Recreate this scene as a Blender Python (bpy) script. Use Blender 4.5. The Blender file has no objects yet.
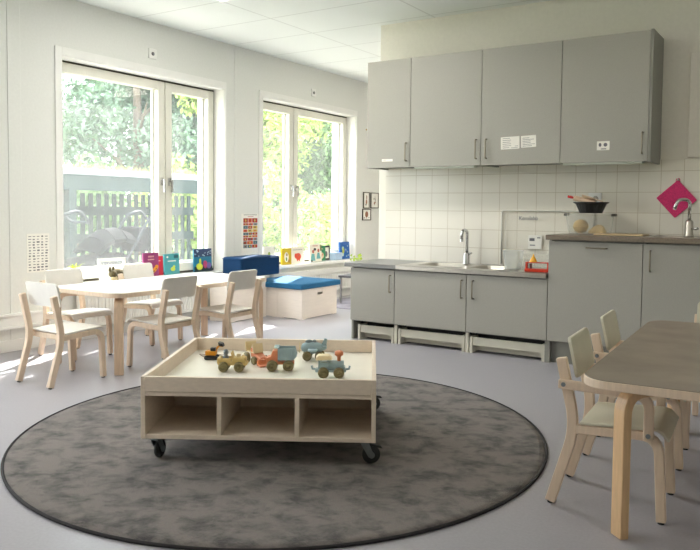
import bpy, bmesh, math, random
from math import sin, cos, pi, radians as R
from mathutils import Vector as V, Matrix as M
random.seed(7)
S = bpy.context.scene
COL = S.collection

# ------------------------------------------------------------------ materials
def lin(c):
    return tuple(((x/255)/12.92 if x/255 <= .04045 else ((x/255+.055)/1.055)**2.4) for x in c)

MATS = {}
def mat(name, col, rough=.5, metal=0., noise=0., scale=20., stretch=(1, 1, 1), bump=0., spec=.5, col2=None, detail=4., contrast=None, sheen=0., trans=0.):
    """procedural principled material; col is sRGB 0-255 (surface colour)"""
    if name in MATS: return MATS[name]
    m = bpy.data.materials.new(name); m.use_nodes = True
    nt = m.node_tree; n = nt.nodes; L = nt.links
    p = n['Principled BSDF']
    c = lin(col)
    p.inputs['Base Color'].default_value = (*c, 1)
    p.inputs['Roughness'].default_value = rough
    p.inputs['Metallic'].default_value = metal
    p.inputs['Specular IOR Level'].default_value = spec
    if sheen: p.inputs['Sheen Weight'].default_value = sheen
    if noise or bump or col2:
        tc = n.new('ShaderNodeTexCoord'); mp = n.new('ShaderNodeMapping')
        mp.inputs['Scale'].default_value = stretch
        L.new(tc.outputs['Object'], mp.inputs['Vector'])
        nz = n.new('ShaderNodeTexNoise'); nz.inputs['Scale'].default_value = scale; nz.inputs['Detail'].default_value = detail
        L.new(mp.outputs['Vector'], nz.inputs['Vector'])
        if noise or col2:
            r = n.new('ShaderNodeValToRGB')
            a = lin(col2) if col2 else tuple(max(0, x*(1-noise)) for x in c)
            b = c if col2 else tuple(min(1, x*(1+noise)) for x in c)
            lo, hi = contrast or (.3, .7)
            r.color_ramp.elements[0].position = lo; r.color_ramp.elements[1].position = hi
            r.color_ramp.elements[0].color = (*a, 1); r.color_ramp.elements[1].color = (*b, 1)
            L.new(nz.outputs['Fac'], r.inputs['Fac']); L.new(r.outputs['Color'], p.inputs['Base Color'])
        if bump:
            bp = n.new('ShaderNodeBump'); bp.inputs['Strength'].default_value = bump; bp.inputs['Distance'].default_value = .003
            L.new(nz.outputs['Fac'], bp.inputs['Height']); L.new(bp.outputs['Normal'], p.inputs['Normal'])
    MATS[name] = m
    return m

def clear(name, tint=(1, 1, 1), haze=.06, gloss=.08, rough=.03, edge=.5):
    """thin clear sheet: transparent with a little dust and a sheen"""
    if name in MATS: return MATS[name]
    m = bpy.data.materials.new(name); m.use_nodes = True
    nt = m.node_tree; n = nt.nodes; L = nt.links
    n.remove(n['Principled BSDF'])
    out = n['Material Output']
    t = n.new('ShaderNodeBsdfTransparent'); t.inputs['Color'].default_value = (*tint, 1)
    d = n.new('ShaderNodeBsdfTranslucent'); d.inputs['Color'].default_value = (.95, .97, .97, 1)
    d2 = n.new('ShaderNodeBsdfDiffuse'); d2.inputs['Color'].default_value = (.9, .92, .92, 1)
    dd = n.new('ShaderNodeMixShader'); L.new(d.outputs[0], dd.inputs[1]); L.new(d2.outputs[0], dd.inputs[2])
    g = n.new('ShaderNodeBsdfGlossy'); g.inputs['Roughness'].default_value = rough
    tc = n.new('ShaderNodeTexCoord'); nz = n.new('ShaderNodeTexNoise'); nz.inputs['Scale'].default_value = 6; nz.inputs['Detail'].default_value = 5
    L.new(tc.outputs['Object'], nz.inputs['Vector'])
    mr = n.new('ShaderNodeMapRange'); mr.inputs['To Min'].default_value = haze*.6; mr.inputs['To Max'].default_value = haze*1.4
    L.new(nz.outputs['Fac'], mr.inputs['Value'])
    m1 = n.new('ShaderNodeMixShader'); L.new(mr.outputs[0], m1.inputs[0]); L.new(t.outputs[0], m1.inputs[1]); L.new(dd.outputs[0], m1.inputs[2])
    fr = n.new('ShaderNodeLayerWeight'); fp = n.new('ShaderNodeMath'); fp.operation = 'POWER'; fp.inputs[1].default_value = 5
    fm = n.new('ShaderNodeMath'); fm.operation = 'MULTIPLY_ADD'; fm.inputs[1].default_value = edge; fm.inputs[2].default_value = gloss*.4
    L.new(fr.outputs['Facing'], fp.inputs[0]); L.new(fp.outputs[0], fm.inputs[0])
    m2 = n.new('ShaderNodeMixShader'); L.new(fm.outputs[0], m2.inputs[0]); L.new(m1.outputs[0], m2.inputs[1]); L.new(g.outputs[0], m2.inputs[2])
    L.new(m2.outputs[0], out.inputs['Surface'])
    MATS[name] = m
    return m

def emit(name, col, k):
    m = bpy.data.materials.new(name); m.use_nodes = True
    p = m.node_tree.nodes['Principled BSDF']
    p.inputs['Base Color'].default_value = (.9, .9, .88, 1)
    p.inputs['Emission Color'].default_value = (*col, 1); p.inputs['Emission Strength'].default_value = k
    return m

def grid_mat(name, col, line, bw, bh, ox, oy, axes, mortar, rough, bump=.4, noise=.03):
    """tiles / ceiling panels: a brick grid in object space"""
    m = bpy.data.materials.new(name); m.use_nodes = True
    nt = m.node_tree; n = nt.nodes; L = nt.links; p = n['Principled BSDF']
    tc = n.new('ShaderNodeTexCoord'); sp = n.new('ShaderNodeSeparateXYZ'); L.new(tc.outputs['Object'], sp.inputs[0])
    cb = n.new('ShaderNodeCombineXYZ')
    for k, (ax, off) in enumerate(((axes[0], ox), (axes[1], oy))):
        a = n.new('ShaderNodeMath'); a.operation = 'SUBTRACT'; a.inputs[1].default_value = off
        L.new(sp.outputs[ax], a.inputs[0]); L.new(a.outputs[0], cb.inputs[k])
    bk = n.new('ShaderNodeTexBrick'); bk.offset = 0; bk.squash = 1
    bk.inputs['Scale'].default_value = 1; bk.inputs['Brick Width'].default_value = bw; bk.inputs['Row Height'].default_value = bh
    bk.inputs['Mortar Size'].default_value = mortar; bk.inputs['Mortar Smooth'].default_value = .1
    c = lin(col); bk.inputs['Color1'].default_value = (*c, 1); bk.inputs['Color2'].default_value = (*[x*(1-noise) for x in c], 1)
    bk.inputs['Mortar'].default_value = (*lin(line), 1)
    L.new(cb.outputs[0], bk.inputs['Vector']); L.new(bk.outputs['Color'], p.inputs['Base Color'])
    bp = n.new('ShaderNodeBump'); bp.inputs['Strength'].default_value = bump; bp.inputs['Distance'].default_value = .002; bp.invert = True
    L.new(bk.outputs['Fac'], bp.inputs['Height']); L.new(bp.outputs['Normal'], p.inputs['Normal'])
    p.inputs['Roughness'].default_value = rough
    return m

m_wall = mat('painted_wall', (226, 227, 222), .6, noise=.02, scale=60, bump=.05)
m_kwall = mat('kitchen_wall_paint', (238, 234, 222), .6, noise=.02, scale=40, bump=.05)
m_trim = mat('white_trim', (236, 236, 232), .4, noise=.01, scale=10)
m_frame = mat('cream_window_frame', (222, 221, 210), .4, noise=.015, scale=14)
m_sashgap = mat('dark_gasket', (78, 72, 60), .6, noise=.1, scale=30)  # dark tone painted in for the shadow lines around the sashes
m_ceil = grid_mat('ceiling_panels', (238, 242, 239), (216, 219, 216), 1.18, .59, -3.95, 4.255, (0, 1), .008, .75, .3, .015)
m_tile = grid_mat('wall_tiles', (238, 233, 221), (208, 198, 180), .148, .1465, -3.068, 1.332, (0, 2), .0022, .22, .35, .015)
m_floor = mat('vinyl_floor', (163, 161, 168), .34, noise=.05, scale=90, detail=8, spec=.4)
m_birch = mat('birch', (222, 194, 166), .42, noise=.1, scale=9, stretch=(9, 9, 1.0), detail=6)
m_birchp = mat('pale_birch', (226, 204, 180), .42, noise=.07, scale=9, stretch=(9, 9, 1.0), detail=6)
m_birchr = mat('honey_birch', (216, 180, 138), .42, noise=.1, scale=9, stretch=(9, 9, 1.0), detail=6)
m_seat = mat('white_laminate_seat', (232, 229, 222), .42, noise=.03, scale=15)
m_seatg = mat('pale_green_seat', (210, 206, 186), .45, noise=.03, scale=15)
m_white = mat('white_laminate', (246, 245, 242), .18, noise=.01, scale=8)
m_lino = mat('grey_linoleum', (142, 131, 117), .42, noise=.16, scale=7, detail=8)
m_cab = mat('grey_cabinet', (165, 163, 154), .45, noise=.035, scale=220, detail=2)
m_cabd = mat('grey_cabinet_carcass', (142, 142, 134), .5, noise=.03, scale=200, detail=2)
m_cream = mat('cream_plinth', (214, 210, 194), .5, noise=.02, scale=12)
m_gapshade = mat('gap_shade', (60, 60, 60), .7, noise=.1, scale=20)
m_steel = mat('brushed_steel', (190, 186, 178), .28, metal=1., noise=.06, scale=30, stretch=(1, 25, 1))
m_chrome = mat('chrome', (205, 205, 205), .12, metal=1., noise=.02, scale=5)
m_handle = mat('dull_steel_handle', (146, 138, 122), .35, metal=1., noise=.05, scale=20)
m_topg = mat('grey_worktop', (132, 132, 130), .35, noise=.12, scale=160, detail=3)
m_topb = mat('brown_grey_worktop', (124, 112, 98), .35, noise=.16, scale=110, detail=3)
m_play = mat('blond_laminate', (226, 210, 192), .45, noise=.05, scale=12, stretch=(3, 3, 8), detail=5)
m_playf = mat('pale_tray', (230, 226, 214), .35, noise=.02, scale=10)
m_black = mat('black_plastic', (30, 30, 31), .45, noise=.1, scale=30)
m_zinc = mat('zinc_caster', (150, 156, 158), .3, metal=1., noise=.08, scale=20)
m_rubber = mat('grey_rubber', (44, 46, 46), .6, noise=.1, scale=30)
m_rugb = mat('rug_binding', (46, 44, 46), .9, noise=.15, scale=60)
m_paper = mat('paper', (240, 238, 230), .7, noise=.02, scale=30)
m_ink = mat('ink', (112, 112, 118), .8, noise=.1, scale=50)
m_blue = mat('blue_wool', (46, 102, 142), .9, noise=.2, scale=140, bump=.4, spec=.2)
m_navy = mat('navy_wool', (20, 54, 90), .9, noise=.22, scale=140, bump=.4, spec=.2)
m_box = mat('white_oiled_wood', (232, 222, 212), .5, noise=.03, scale=10, stretch=(1, 1, 6))
m_radi = mat('radiator_enamel', (232, 232, 228), .35, noise=.01, scale=10)
m_glass = clear('window_glass', (.965, .97, .975), .05, .012)
m_acryl = clear('clear_acrylic', (.995, .995, .99), .035, .02, .1, .15)
m_tub = clear('frosted_plastic', (.97, .97, .95), .32, .04, .2, .2)
m_bin = clear('bin_plastic', (.97, .97, .96), .12, .05, .12, .5)

# ------------------------------------------------------------------ geometry
class B:
    """a small mesh builder; every call adds a shape, build() links ONE object"""
    def __init__(s): s.bm = bmesh.new(); s.n0 = 0
    def _f(s, vs, m, smooth=False):
        try:
            f = s.bm.faces.new(vs); f.material_index = m; f.smooth = smooth; return f
        except ValueError: return None
    def hexa(s, pts, m=0):
        v = [s.bm.verts.new(p) for p in pts]
        for q in ((0, 3, 2, 1), (4, 5, 6, 7), (0, 1, 5, 4), (1, 2, 6, 5), (2, 3, 7, 6), (3, 0, 4, 7)): s._f([v[i] for i in q], m)
        return s
    def box(s, x0, x1, y0, y1, z0, z1, m=0, T=None):
        P = [(x0, y0, z0), (x1, y0, z0), (x1, y1, z0), (x0, y1, z0), (x0, y0, z1), (x1, y0, z1), (x1, y1, z1), (x0, y1, z1)]
        if T: P = [T @ V(p) for p in P]
        return s.hexa(P, m)
    def prism(s, poly, axis, a0, a1, m=0, T=None):
        def mk(p, a):
            q = {'x': (a, p[0], p[1]), 'y': (p[0], a, p[1]), 'z': (p[0], p[1], a)}[axis]
            return T @ V(q) if T else q
        lo = [s.bm.verts.new(mk(p, a0)) for p in poly]; hi = [s.bm.verts.new(mk(p, a1)) for p in poly]
        s._f(lo[::-1], m); s._f(hi, m)
        k = len(poly)
        for i in range(k): s._f([lo[i], lo[(i+1) % k], hi[(i+1) % k], hi[i]], m)
        return s
    def rings(s, rings, m=0, closed=True, caps=True, smooth=True, loop=False):
        vs = [[s.bm.verts.new(p) for p in r] for r in rings]
        k = len(vs[0]); nr = len(vs)
        for i in range(nr if loop else nr-1):
            a, b = vs[i], vs[(i+1) % nr]
            for j in range(k if closed else k-1): s._f([a[j], a[(j+1) % k], b[(j+1) % k], b[j]], m, smooth)
        if caps and not loop:
            s._f(vs[0][::-1], m); s._f(vs[-1], m)
        return s
    def tube(s, pts, r, seg=8, m=0, loop=False):
        pts = [V(p) for p in pts]; n = len(pts); rs = r if isinstance(r, (list, tuple)) else [r]*n
        rings = []; ref = None
        for i, p in enumerate(pts):
            a = pts[(i-1) % n] if (i > 0 or loop) else p; b = pts[(i+1) % n] if (i < n-1 or loop) else p
            t = (b-a).normalized()
            if ref is None: ref = t.orthogonal().normalized()
            ref = (ref - t*ref.dot(t))
            ref = ref.normalized() if ref.length > 1e-6 else t.orthogonal().normalized()
            bi = t.cross(ref)
            rings.append([p + (ref*cos(2*pi*j/seg) + bi*sin(2*pi*j/seg))*rs[i] for j in range(seg)])
        return s.rings(rings, m, loop=loop)
    def lathe(s, prof, seg=20, c=(0, 0, 0), m=0, T=None, smooth=True):
        c = V(c); rings = []
        for r, z in prof:
            ring = []
            for j in range(seg):
                p = V((max(r, 1e-4)*cos(2*pi*j/seg), max(r, 1e-4)*sin(2*pi*j/seg), z))
                ring.append((T @ p if T else p) + c)
            rings.append(ring)
        return s.rings(rings, m, smooth=smooth)
    def cyl(s, a, b, r, seg=16, m=0):
        a = V(a); b = V(b); d = (b-a); q = d.to_track_quat('Z', 'Y').to_matrix()
        return s.lathe([(r, 0), (r, d.length)], seg, a, m, q, False)
    def ball(s, c, r, sc=(1, 1, 1), m=0, u=14, v=9):
        rings = [[(c[0]+r*sc[0]*sin(pi*i/v)*cos(2*pi*j/u) if 0 < i < v else c[0]+1e-5*cos(2*pi*j/u),
                   c[1]+r*sc[1]*sin(pi*i/v)*sin(2*pi*j/u) if 0 < i < v else c[1]+1e-5*sin(2*pi*j/u),
                   c[2]-r*sc[2]*cos(pi*i/v)) for j in range(u)] for i in range(v+1)]
        return s.rings(rings, m)
    def sweep(s, path, side, w, t, m=0, smooth=False):
        """flat bar of width w (along side) and thickness t bent along a planar path"""
        path = [V(p) for p in path]; side = V(side).normalized(); n = len(path); rings = []
        for i, p in enumerate(path):
            a = (p-path[i-1]).normalized() if i > 0 else None; b = (path[i+1]-p).normalized() if i < n-1 else None
            tg = ((a or b)+(b or a)).normalized(); nn = side.cross(tg)
            k = 1/max(.5, nn.dot(side.cross(a or b))) if a and b else 1
            h = nn*(t/2*k)
            rings.append([p+side*w/2+h, p-side*w/2+h, p-side*w/2-h, p+side*w/2-h])
        return s.rings(rings, m, smooth=smooth)
    def build(s, name, mats, parent=None, bevel=0., smooth=None, subd=0):
        bmesh.ops.recalc_face_normals(s.bm, faces=s.bm.faces[:])
        me = bpy.data.meshes.new(name); s.bm.to_mesh(me); s.bm.free()
        for m in (mats if isinstance(mats, (list, tuple)) else [mats]): me.materials.append(m)
        o = bpy.data.objects.new(name, me); COL.objects.link(o)
        if parent: o.parent = parent
        if bevel:
            md = o.modifiers.new('bevel', 'BEVEL'); md.width = bevel; md.segments = 2; md.limit_method = 'ANGLE'; md.angle_limit = R(40)
        if subd:
            md = o.modifiers.new('subd', 'SUBSURF'); md.levels = md.render_levels = subd
        return o

def fillet(pts, r, k=6):
    """round the inner corners of a polyline"""
    pts = [V(p) for p in pts]; out = [pts[0]]
    for i in range(1, len(pts)-1):
        a, p, b = pts[i-1], pts[i], pts[i+1]; u = (a-p).normalized(); w = (b-p).normalized()
        d = min(r, (a-p).length*.49, (b-p).length*.49)
        A, C = p+u*d, p+w*d
        for j in range(k+1):
            t = j/k; out.append(A*(1-t)**2+p*2*t*(1-t)+C*t*t)
    return out+[pts[-1]]
def rrect(x0, x1, y0, y1, r, k=6):
    P = []
    for cx, cy, a in ((x1-r, y1-r, 0), (x0+r, y1-r, 90), (x0+r, y0+r, 180), (x1-r, y0+r, 270)):
        for j in range(k+1): P.append((cx+r*cos(R(a+90*j/k)), cy+r*sin(R(a+90*j/k))))
    return P
def ell(cx, cy, rx, ry, n=18, rot=0):
    return [(cx+rx*cos(t)*cos(rot)-ry*sin(t)*sin(rot), cy+rx*cos(t)*sin(rot)+ry*sin(t)*cos(rot)) for t in [2*pi*i/n for i in range(n)]]
def rect(x0, x1, y0, y1): return [(x0, y0), (x1, y0), (x1, y1), (x0, y1)]

def tag(o, label, cat, group=None, kind=None):
    o['label'] = label; o['category'] = cat
    if group: o['group'] = group
    if kind: o['kind'] = kind
    return o
def thing(name, label, cat, loc=(0, 0, 0), rz=0, group=None):
    o = bpy.data.objects.new(name, None); COL.objects.link(o); o.empty_display_size = .05
    o.location = loc; o.rotation_euler = (0, 0, R(rz)); return tag(o, label, cat, group)
def struct(o, label=None, cat=None):
    o['kind'] = 'structure'
    o['label'] = label or o.name.replace('_', ' '); o['category'] = cat or o.name.split('_')[0]
    return o
def dup(root, label, loc, rz=0):
    r = root.copy(); COL.objects.link(r); r.location = loc; r.rotation_euler = (0, 0, R(rz)); r['label'] = label
    for ch in list(root.children):
        c = ch.copy(); COL.objects.link(c); c.parent = r
        for g in list(ch.children):
            d = g.copy(); COL.objects.link(d); d.parent = c
    return r
def part_label(o, s): o['label'] = s; return o

# ------------------------------------------------------------------ camera
XW = -4.90                 # window wall
CZ = 2.62                  # ceiling
KY = 5.52                  # kitchen wall
cam = bpy.data.cameras.new('camera'); co = bpy.data.objects.new('camera', cam); COL.objects.link(co)
f = 738.6; PX, PY = 350., 246.
def ray(x, y): return V(((x-PX)/f, -(y-PY)/f, -1.))
ay = ray(830, 214).normalized(); ax = -ray(-790, 198); ax = (ax-ay*ax.dot(ay)).normalized(); az = ax.cross(ay)
co.matrix_world = M.Translation((0, 0, 1.045)) @ M((ax, ay, az)).to_4x4()
cam.sensor_width = 36; cam.lens = f/700*36; cam.shift_y = (PY-275)/700; cam.clip_start = .02; cam.clip_end = 200
S.camera = co

# ------------------------------------------------------------------ room shell
X1, Y0, Y1 = 2.2, -2.4, 9.2
W = [(3.53, 5.32), (5.886, 7.66), (.55, 2.35)]      # openings in the window wall (third is unseen, added to let in light)
ZS, ZH = .44, 2.185
b = B(); b.box(-5.25, X1+.2, Y0-.2, Y1+.2, -.15, 0); struct(b.build('floor', m_floor), 'pale lavender-grey vinyl floor of the whole room', 'floor')
b = B(); b.box(-5.25, X1+.2, Y0-.2, Y1+.2, CZ, CZ+.2); struct(b.build('ceiling', m_ceil), 'white suspended ceiling of long rectangular panels', 'ceiling')
b = B(); ys = sorted(W)
cur = Y0
for a, c in ys:
    b.box(-5.25, XW, cur, a, 0, CZ); b.box(-5.25, XW, a, c, 0, ZS-.03); b.box(-5.25, XW, a, c, ZH, CZ); cur = c
b.box(-5.25, XW, cur, Y1, 0, CZ)
struct(b.build('wall_left', m_wall), 'white panelled wall with the tall windows', 'wall')
b = B(); b.box(-5.25, X1+.2, Y1, Y1+.2, 0, CZ); struct(b.build('wall_far', m_wall), 'far white wall beyond the kitchen partition', 'wall')
b = B(); b.box(X1, X1+.2, Y0, Y1, 0, CZ); struct(b.build('wall_right', m_wall), 'white wall on the right outside the view', 'wall')
b = B(); b.box(-5.25, X1+.2, Y0-.2, Y0, 0, CZ); struct(b.build('wall_back', m_wall), 'white wall behind the viewer', 'wall')
b = B(); b.box(-3.285, X1, KY, KY+.14, 0, CZ); struct(b.build('wall_kitchen', m_kwall), 'cream kitchen partition wall behind the cabinets', 'wall')
b = B(); b.box(-3.212, X1, KY-.008, KY, .58, 1.412); struct(b.build('trim_tiles', m_tile), 'white square tiled splashback with beige joints', 'tiles')
b = B(); b.box(-.83, .3, KY-.02, KY, 1.42, 2.13); struct(b.build('trim_panel', m_kwall, bevel=.003), 'flat cream panel on the wall right of the wall cabinets', 'panel')
for nm, y0, y1 in (('trim_1', 3.09, 3.19), ('trim_2', 5.46, 5.53)):
    b = B(); b.box(XW, XW+.006, y0, y1, .085, CZ); struct(b.build(nm, m_wall, bevel=.002), 'narrow white joint strip on the wall '+('left of the left window' if nm == 'trim_1' else 'between the two windows'), 'trim')
b = B(); b.box(XW, XW+.014, Y0, Y1, 0, .085); struct(b.build('baseboard_left', m_trim, bevel=.003), 'low white skirting under the windows', 'baseboard')
b = B(); b.box(XW, XW+.03, 2.4, 3.4, .165, .185); b.box(XW, XW+.03, 2.4, 3.4, .255, .275); b.box(XW, XW+.02, 2.4, 3.4, .185, .255)
struct(b.build('trim_3', m_trim, bevel=.003), 'low white cable trunking along the wall left of the window', 'trim')

def window(i, y0, y1, ym, left_wide, label):
    """casement window: casing, frame, two sashes with glass, handles, sill"""
    root = bpy.data.objects.new('window_%d' % i, None); COL.objects.link(root); root.location = (XW, y0, ZS); struct(root, label, 'window')
    w = y1-y0; h = ZH-ZS; yc = ym-y0
    b = B()
    b.box(0, .012, -.06, 0, -.05, h+.06); b.box(0, .012, w, w+.018, -.05, h+.06); b.box(0, .012, 0, w, h, h+.06)
    b.build('casing', m_trim, root, .002)
    b = B()                                             # reveal lining
    b.box(-.34, 0, .0, .008, 0, h); b.box(-.34, 0, w-.008, w, 0, h); b.box(-.34, 0, .008, w-.008, h-.008, h)
    b.build('reveal', m_trim, root)
    xf = -.12
    b = B()                                             # outer frame, painted dark to stand for the shadow gap around the sashes
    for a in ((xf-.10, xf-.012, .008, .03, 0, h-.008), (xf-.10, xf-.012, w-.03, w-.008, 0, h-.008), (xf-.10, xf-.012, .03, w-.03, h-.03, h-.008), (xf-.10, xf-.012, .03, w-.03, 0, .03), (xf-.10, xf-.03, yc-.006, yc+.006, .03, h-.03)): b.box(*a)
    b.build('frame', m_sashgap, root)
    for (a, c) in ((.02, yc-.006), (yc+.006, w-.022)):
        sb = B(); s = .075; x0, x1 = xf-.09, xf; z0, z1 = .02, h-.024
        sb.box(x0, x1, a, a+s, z0, z1); sb.box(x0, x1, c-s, c, z0, z1); sb.box(x0, x1, a+s, c-s, z1-s, z1); sb.box(x0, x1, a+s, c-s, z0, z0+s)
        sb.box(x0+.01, x0+.035, a+s, a+s+.018, z0+s, z1-s); sb.box(x0+.01, x0+.035, c-s-.018, c-s, z0+s, z1-s); sb.box(x0+.01, x0+.035, a+s+.018, c-s-.018, z0+s, z0+s+.018)
        so = sb.build('sash', m_frame, root, .004)
        gb = B(); gb.box(x0+.018, x0+.024, a+s, c-s, z0+s, z1-s); part_label(gb.build('glass', m_glass, so), 'clear pane')
    for sgn in (-1, 1):
        y = yc+sgn*.045
        hb = B(); hb.box(xf, xf+.012, y-.014, y+.014, .80, .87); hb.cyl((xf+.012, y, .845), (xf+.035, y, .845), .008, 10); hb.box(xf+.03, xf+.044, y-.009, y+.009, .74, .855)
        part_label(hb.build('handle', m_chrome, root, .002), 'chrome window handle')
    b = B(); b.box(-.15, .045, -.03, w+.012, -.034, 0); b.box(-.34, -.15, 0.008, w-.008, -.03, .01)
    b.build('window_sill', m_white, root, .004)
    return root
window(1, *W[0], 4.68, True, 'left white two-leaf window behind the white table, its left leaf wider')
window(2, *W[1], 6.57, False, 'right white two-leaf window above the storage bench, nearer the kitchen')
window(3, *W[2], 1.68, True, 'third window added unseen left of the view to let in light')

# ------------------------------------------------------------------ radiators
def radiator(y0, y1, z0, z1, label):
    t = thing('radiator', label, 'radiator', (XW, y0, 0)); w = y1-y0
    b = B(); b.box(.035, .06, 0, w, z0, z1); n = int(w/.034)
    for k in range(n): b.box(.06, .068, .012+k*.034, .03+k*.034, z0+.03, z1-.05)
    b.box(.06, .071, 0, w, z1-.04, z1); b.box(.06, .071, 0, w, z0, z0+.02); b.box(.002, .035, .1, .14, z0+.05, z0+.1); b.box(.002, .035, w-.14, w-.1, z0+.05, z0+.1)
    b.build('panel', m_radi, t, .003)
    b = B(); b.box(.01, .07, 0, w, z1, z1+.012); 
    for k in range(int(w/.03)): b.box(.016, .064, .01+k*.03, .022+k*.03, z1+.012, z1+.015)
    b.build('top_grille', m_radi, t)
    b = B(); b.tube([(.03, w+.03, z0+.04), (.03, w+.03, .09), (.03, w+.03, .0)], .009, 8); b.cyl((.03, w, z0+.05), (.03, w+.03, z0+.05), .012, 8); b.build('pipe', m_radi, t)
    b = B(); b.cyl((.03, w+.03, z0+.03), (.075, w+.03, z0+.03), .018, 12); b.build('valve', m_trim, t, .002)
radiator(3.62, 4.93, .10, .375, 'long white ribbed radiator under the left window behind the white table')
radiator(6.0, 7.55, .10, .345, 'white ribbed radiator under the right window beside the storage bench')

# ------------------------------------------------------------------ kitchen
FY = 4.97                                              # front of the base units
def bar_handle(b, x, y, z0, z1, horiz=False, l=.13):
    if horiz: b.tube(fillet([(x-l/2, y, z0), (x-l/2, y-.03, z0), (x+l/2, y-.03, z0), (x+l/2, y, z0)], .01, 4), .005, 8)
    else: b.tube(fillet([(x, y, z0), (x, y-.03, z0), (x, y-.03, z1), (x, y, z1)], .01, 4), .005, 8)
def base_unit(x0, x1, ztop, hx, label, stool=True, horiz=False, endl=False, endr=False):
    t = thing('base_cabinet', label, 'cabinet', ((x0+x1)/2, FY+.27, 0), 0, 'base cabinets along the kitchen wall')
    a, c = -(x1-x0)/2, (x1-x0)/2; fy = -.27; bk = (KY-.01 if stool else 5.47)-(FY+.27)
    b = B(); th = .018
    b.box(a, a+th, fy+.022, bk, 0 if (endl or not stool) else .15, ztop); b.box(c-th, c, fy+.022, bk, 0 if endr else .15, ztop)
    b.box(a+th, c-th, fy+.022, bk, .15, .168); b.box(a+th, c-th, bk-.01, bk, .168, ztop); b.box(a+th, c-th, fy+.05, fy+.12, ztop-.02, ztop); b.box(a+th, c-th, bk-.08, bk-.01, ztop-.02, ztop)
    b.build('carcass', m_cabd, t, .001)
    g = .0022
    b = B(); b.box(a+g, c-g, fy, fy+.02, .158, ztop-.008); d = b.build('door', m_cab, t, .0015)
    b = B(); bar_handle(b, hx-(x0+x1)/2, fy, ztop-.05 if not horiz else ztop-.045, ztop-.18, horiz); part_label(b.build('handle', m_handle, d), 'dull steel bar handle')
    if stool:                                          # cream step plinth under the low units
        b = B(); p0, p1 = a+(.055 if endl else .02), c-.02
        b.box(p0, p0+.022, fy+.03, fy+.3, 0, .122); b.box(p1-.022, p1, fy+.03, fy+.3, 0, .122)
        b.box(p0+.022, p1-.022, fy+.036, fy+.056, .058, .118); b.box(p0+.022, p1-.022, fy+.1, fy+.12, .012, .06)
        part_label(b.build('step_plinth', m_cream, t, .002), 'cream step plinth')
        b = B(); b.box(a+.02, c-.02, fy+.14, fy+.16, .0, .15); b.build('plinth_gap_shade', m_gapshade, t)  # dark strip, its colour stands for the shade in the plinth recess
    else:
        b = B(); b.box(a+.002, c-.002, fy+.06, fy+.08, 0, .15); part_label(b.build('plinth', m_cabd, t), 'recessed grey plinth')
    return t
base_unit(-3.215, -2.81, .585, -2.842, 'narrow low grey base cabinet at the left end of the run', endl=True)
base_unit(-2.81, -2.208, .585, -2.24, 'wide low grey cabinet below the steel sink, handle at its right edge')
base_unit(-2.208, -1.606, .585, -2.152, 'wide low grey cabinet with its handle at the left edge, against the taller counter', endr=True)
base_unit(-1.606, -.993, .85, -1.282, 'tall grey base cabinet with a horizontal handle, left of the upper tap', stool=False, horiz=True)
base_unit(-.993, -.39, .85, -.945, 'tall grey base cabinet with upright handle at the right edge of view', stool=False)
base_unit(-.39, .21, .85, -.34, 'tall grey base cabinet behind the grey table outside the right edge', stool=False)
for x, wd in ((-2.81, .03), (-2.208, .03), (-1.606, .03)):
    b = B(); b.box(x-.013, x+.013, FY+.028, FY+.05, 0, .152); o = b.build('plinth_post', m_cream, None, .002); o.location = (0, 0, 0)
    tag(o, 'short cream upright under the low cabinets, '+{-2.81: 'left of the sink cabinet', -2.208: 'right of the sink cabinet', -1.606: 'beside the taller counter'}[x], 'post', 'cream plinth uprights under the low cabinets')

b = B(); b.box(-3.262, -2.79, 4.945, KY-.01, .586, .62); tag(b.build('worktop', m_topg, None, .004), 'short grey laminate worktop at the left end of the low counter', 'worktop')
# steel sink top: flat top with a real basin and a drainer
t = thing('sink_top', 'stainless steel sink top on the low counter', 'sink', (-2.24, 5.23, .585))
b = B(); zt = .035; x0, x1, y0, y1 = -.55, .628, -.285, .28
bx0, bx1, by0, by1 = -.44, -.08, -.16, .18; cx0, cx1 = .0, .26
def plate(b, xs, ys, z0, z1, holes):
    for i in range(len(xs)-1):
        for j in range(len(ys)-1):
            if (i, j) in holes: continue
            b.box(xs[i], xs[i+1], ys[j], ys[j+1], z0, z1)
plate(b, [x0, bx0, bx1, cx0, cx1, x1], [y0, by0, by1, y1], zt-.004, zt, {(1, 1), (3, 1)})
b.box(x0, x1, y0, y0+.012, .001, zt-.004); b.box(x1-.012, x1, y0+.012, y1, .001, zt-.004); b.box(x0, x0+.006, y0+.012, y1, .001, zt-.004)
b.build('drainer', m_steel, t, .0015)
def basin(x0, x1, y0, y1, zt, d, parent, nm):
    b = B(); 
    rings = []
    for k, (ins, z) in enumerate(((0, zt-.001), (.006, zt-.012), (.012, zt-d+.02), (.035, zt-d))):
        rings.append([(p[0], p[1], z) for p in rrect(x0+ins, x1-ins, y0+ins, y1-ins, .045)])
    b.rings(rings, 0, caps=False); vs = [b.bm.verts.new(p) for p in rings[-1]]; b._f(vs, 0)
    b.lathe([(.0, zt-d+.001), (.03, zt-d+.003), (.03, zt-d+.001)], 16, ((x0+x1)/2, (y0+y1)/2, 0))
    return b.build(nm, m_steel, parent)
basin(bx0-.004, bx1+.004, by0-.004, by1+.004, zt, .15, t, 'basin'); basin(cx0-.004, cx1+.004, by0-.004, by1+.004, zt, .06, t, 'rinsing_basin')
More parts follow.
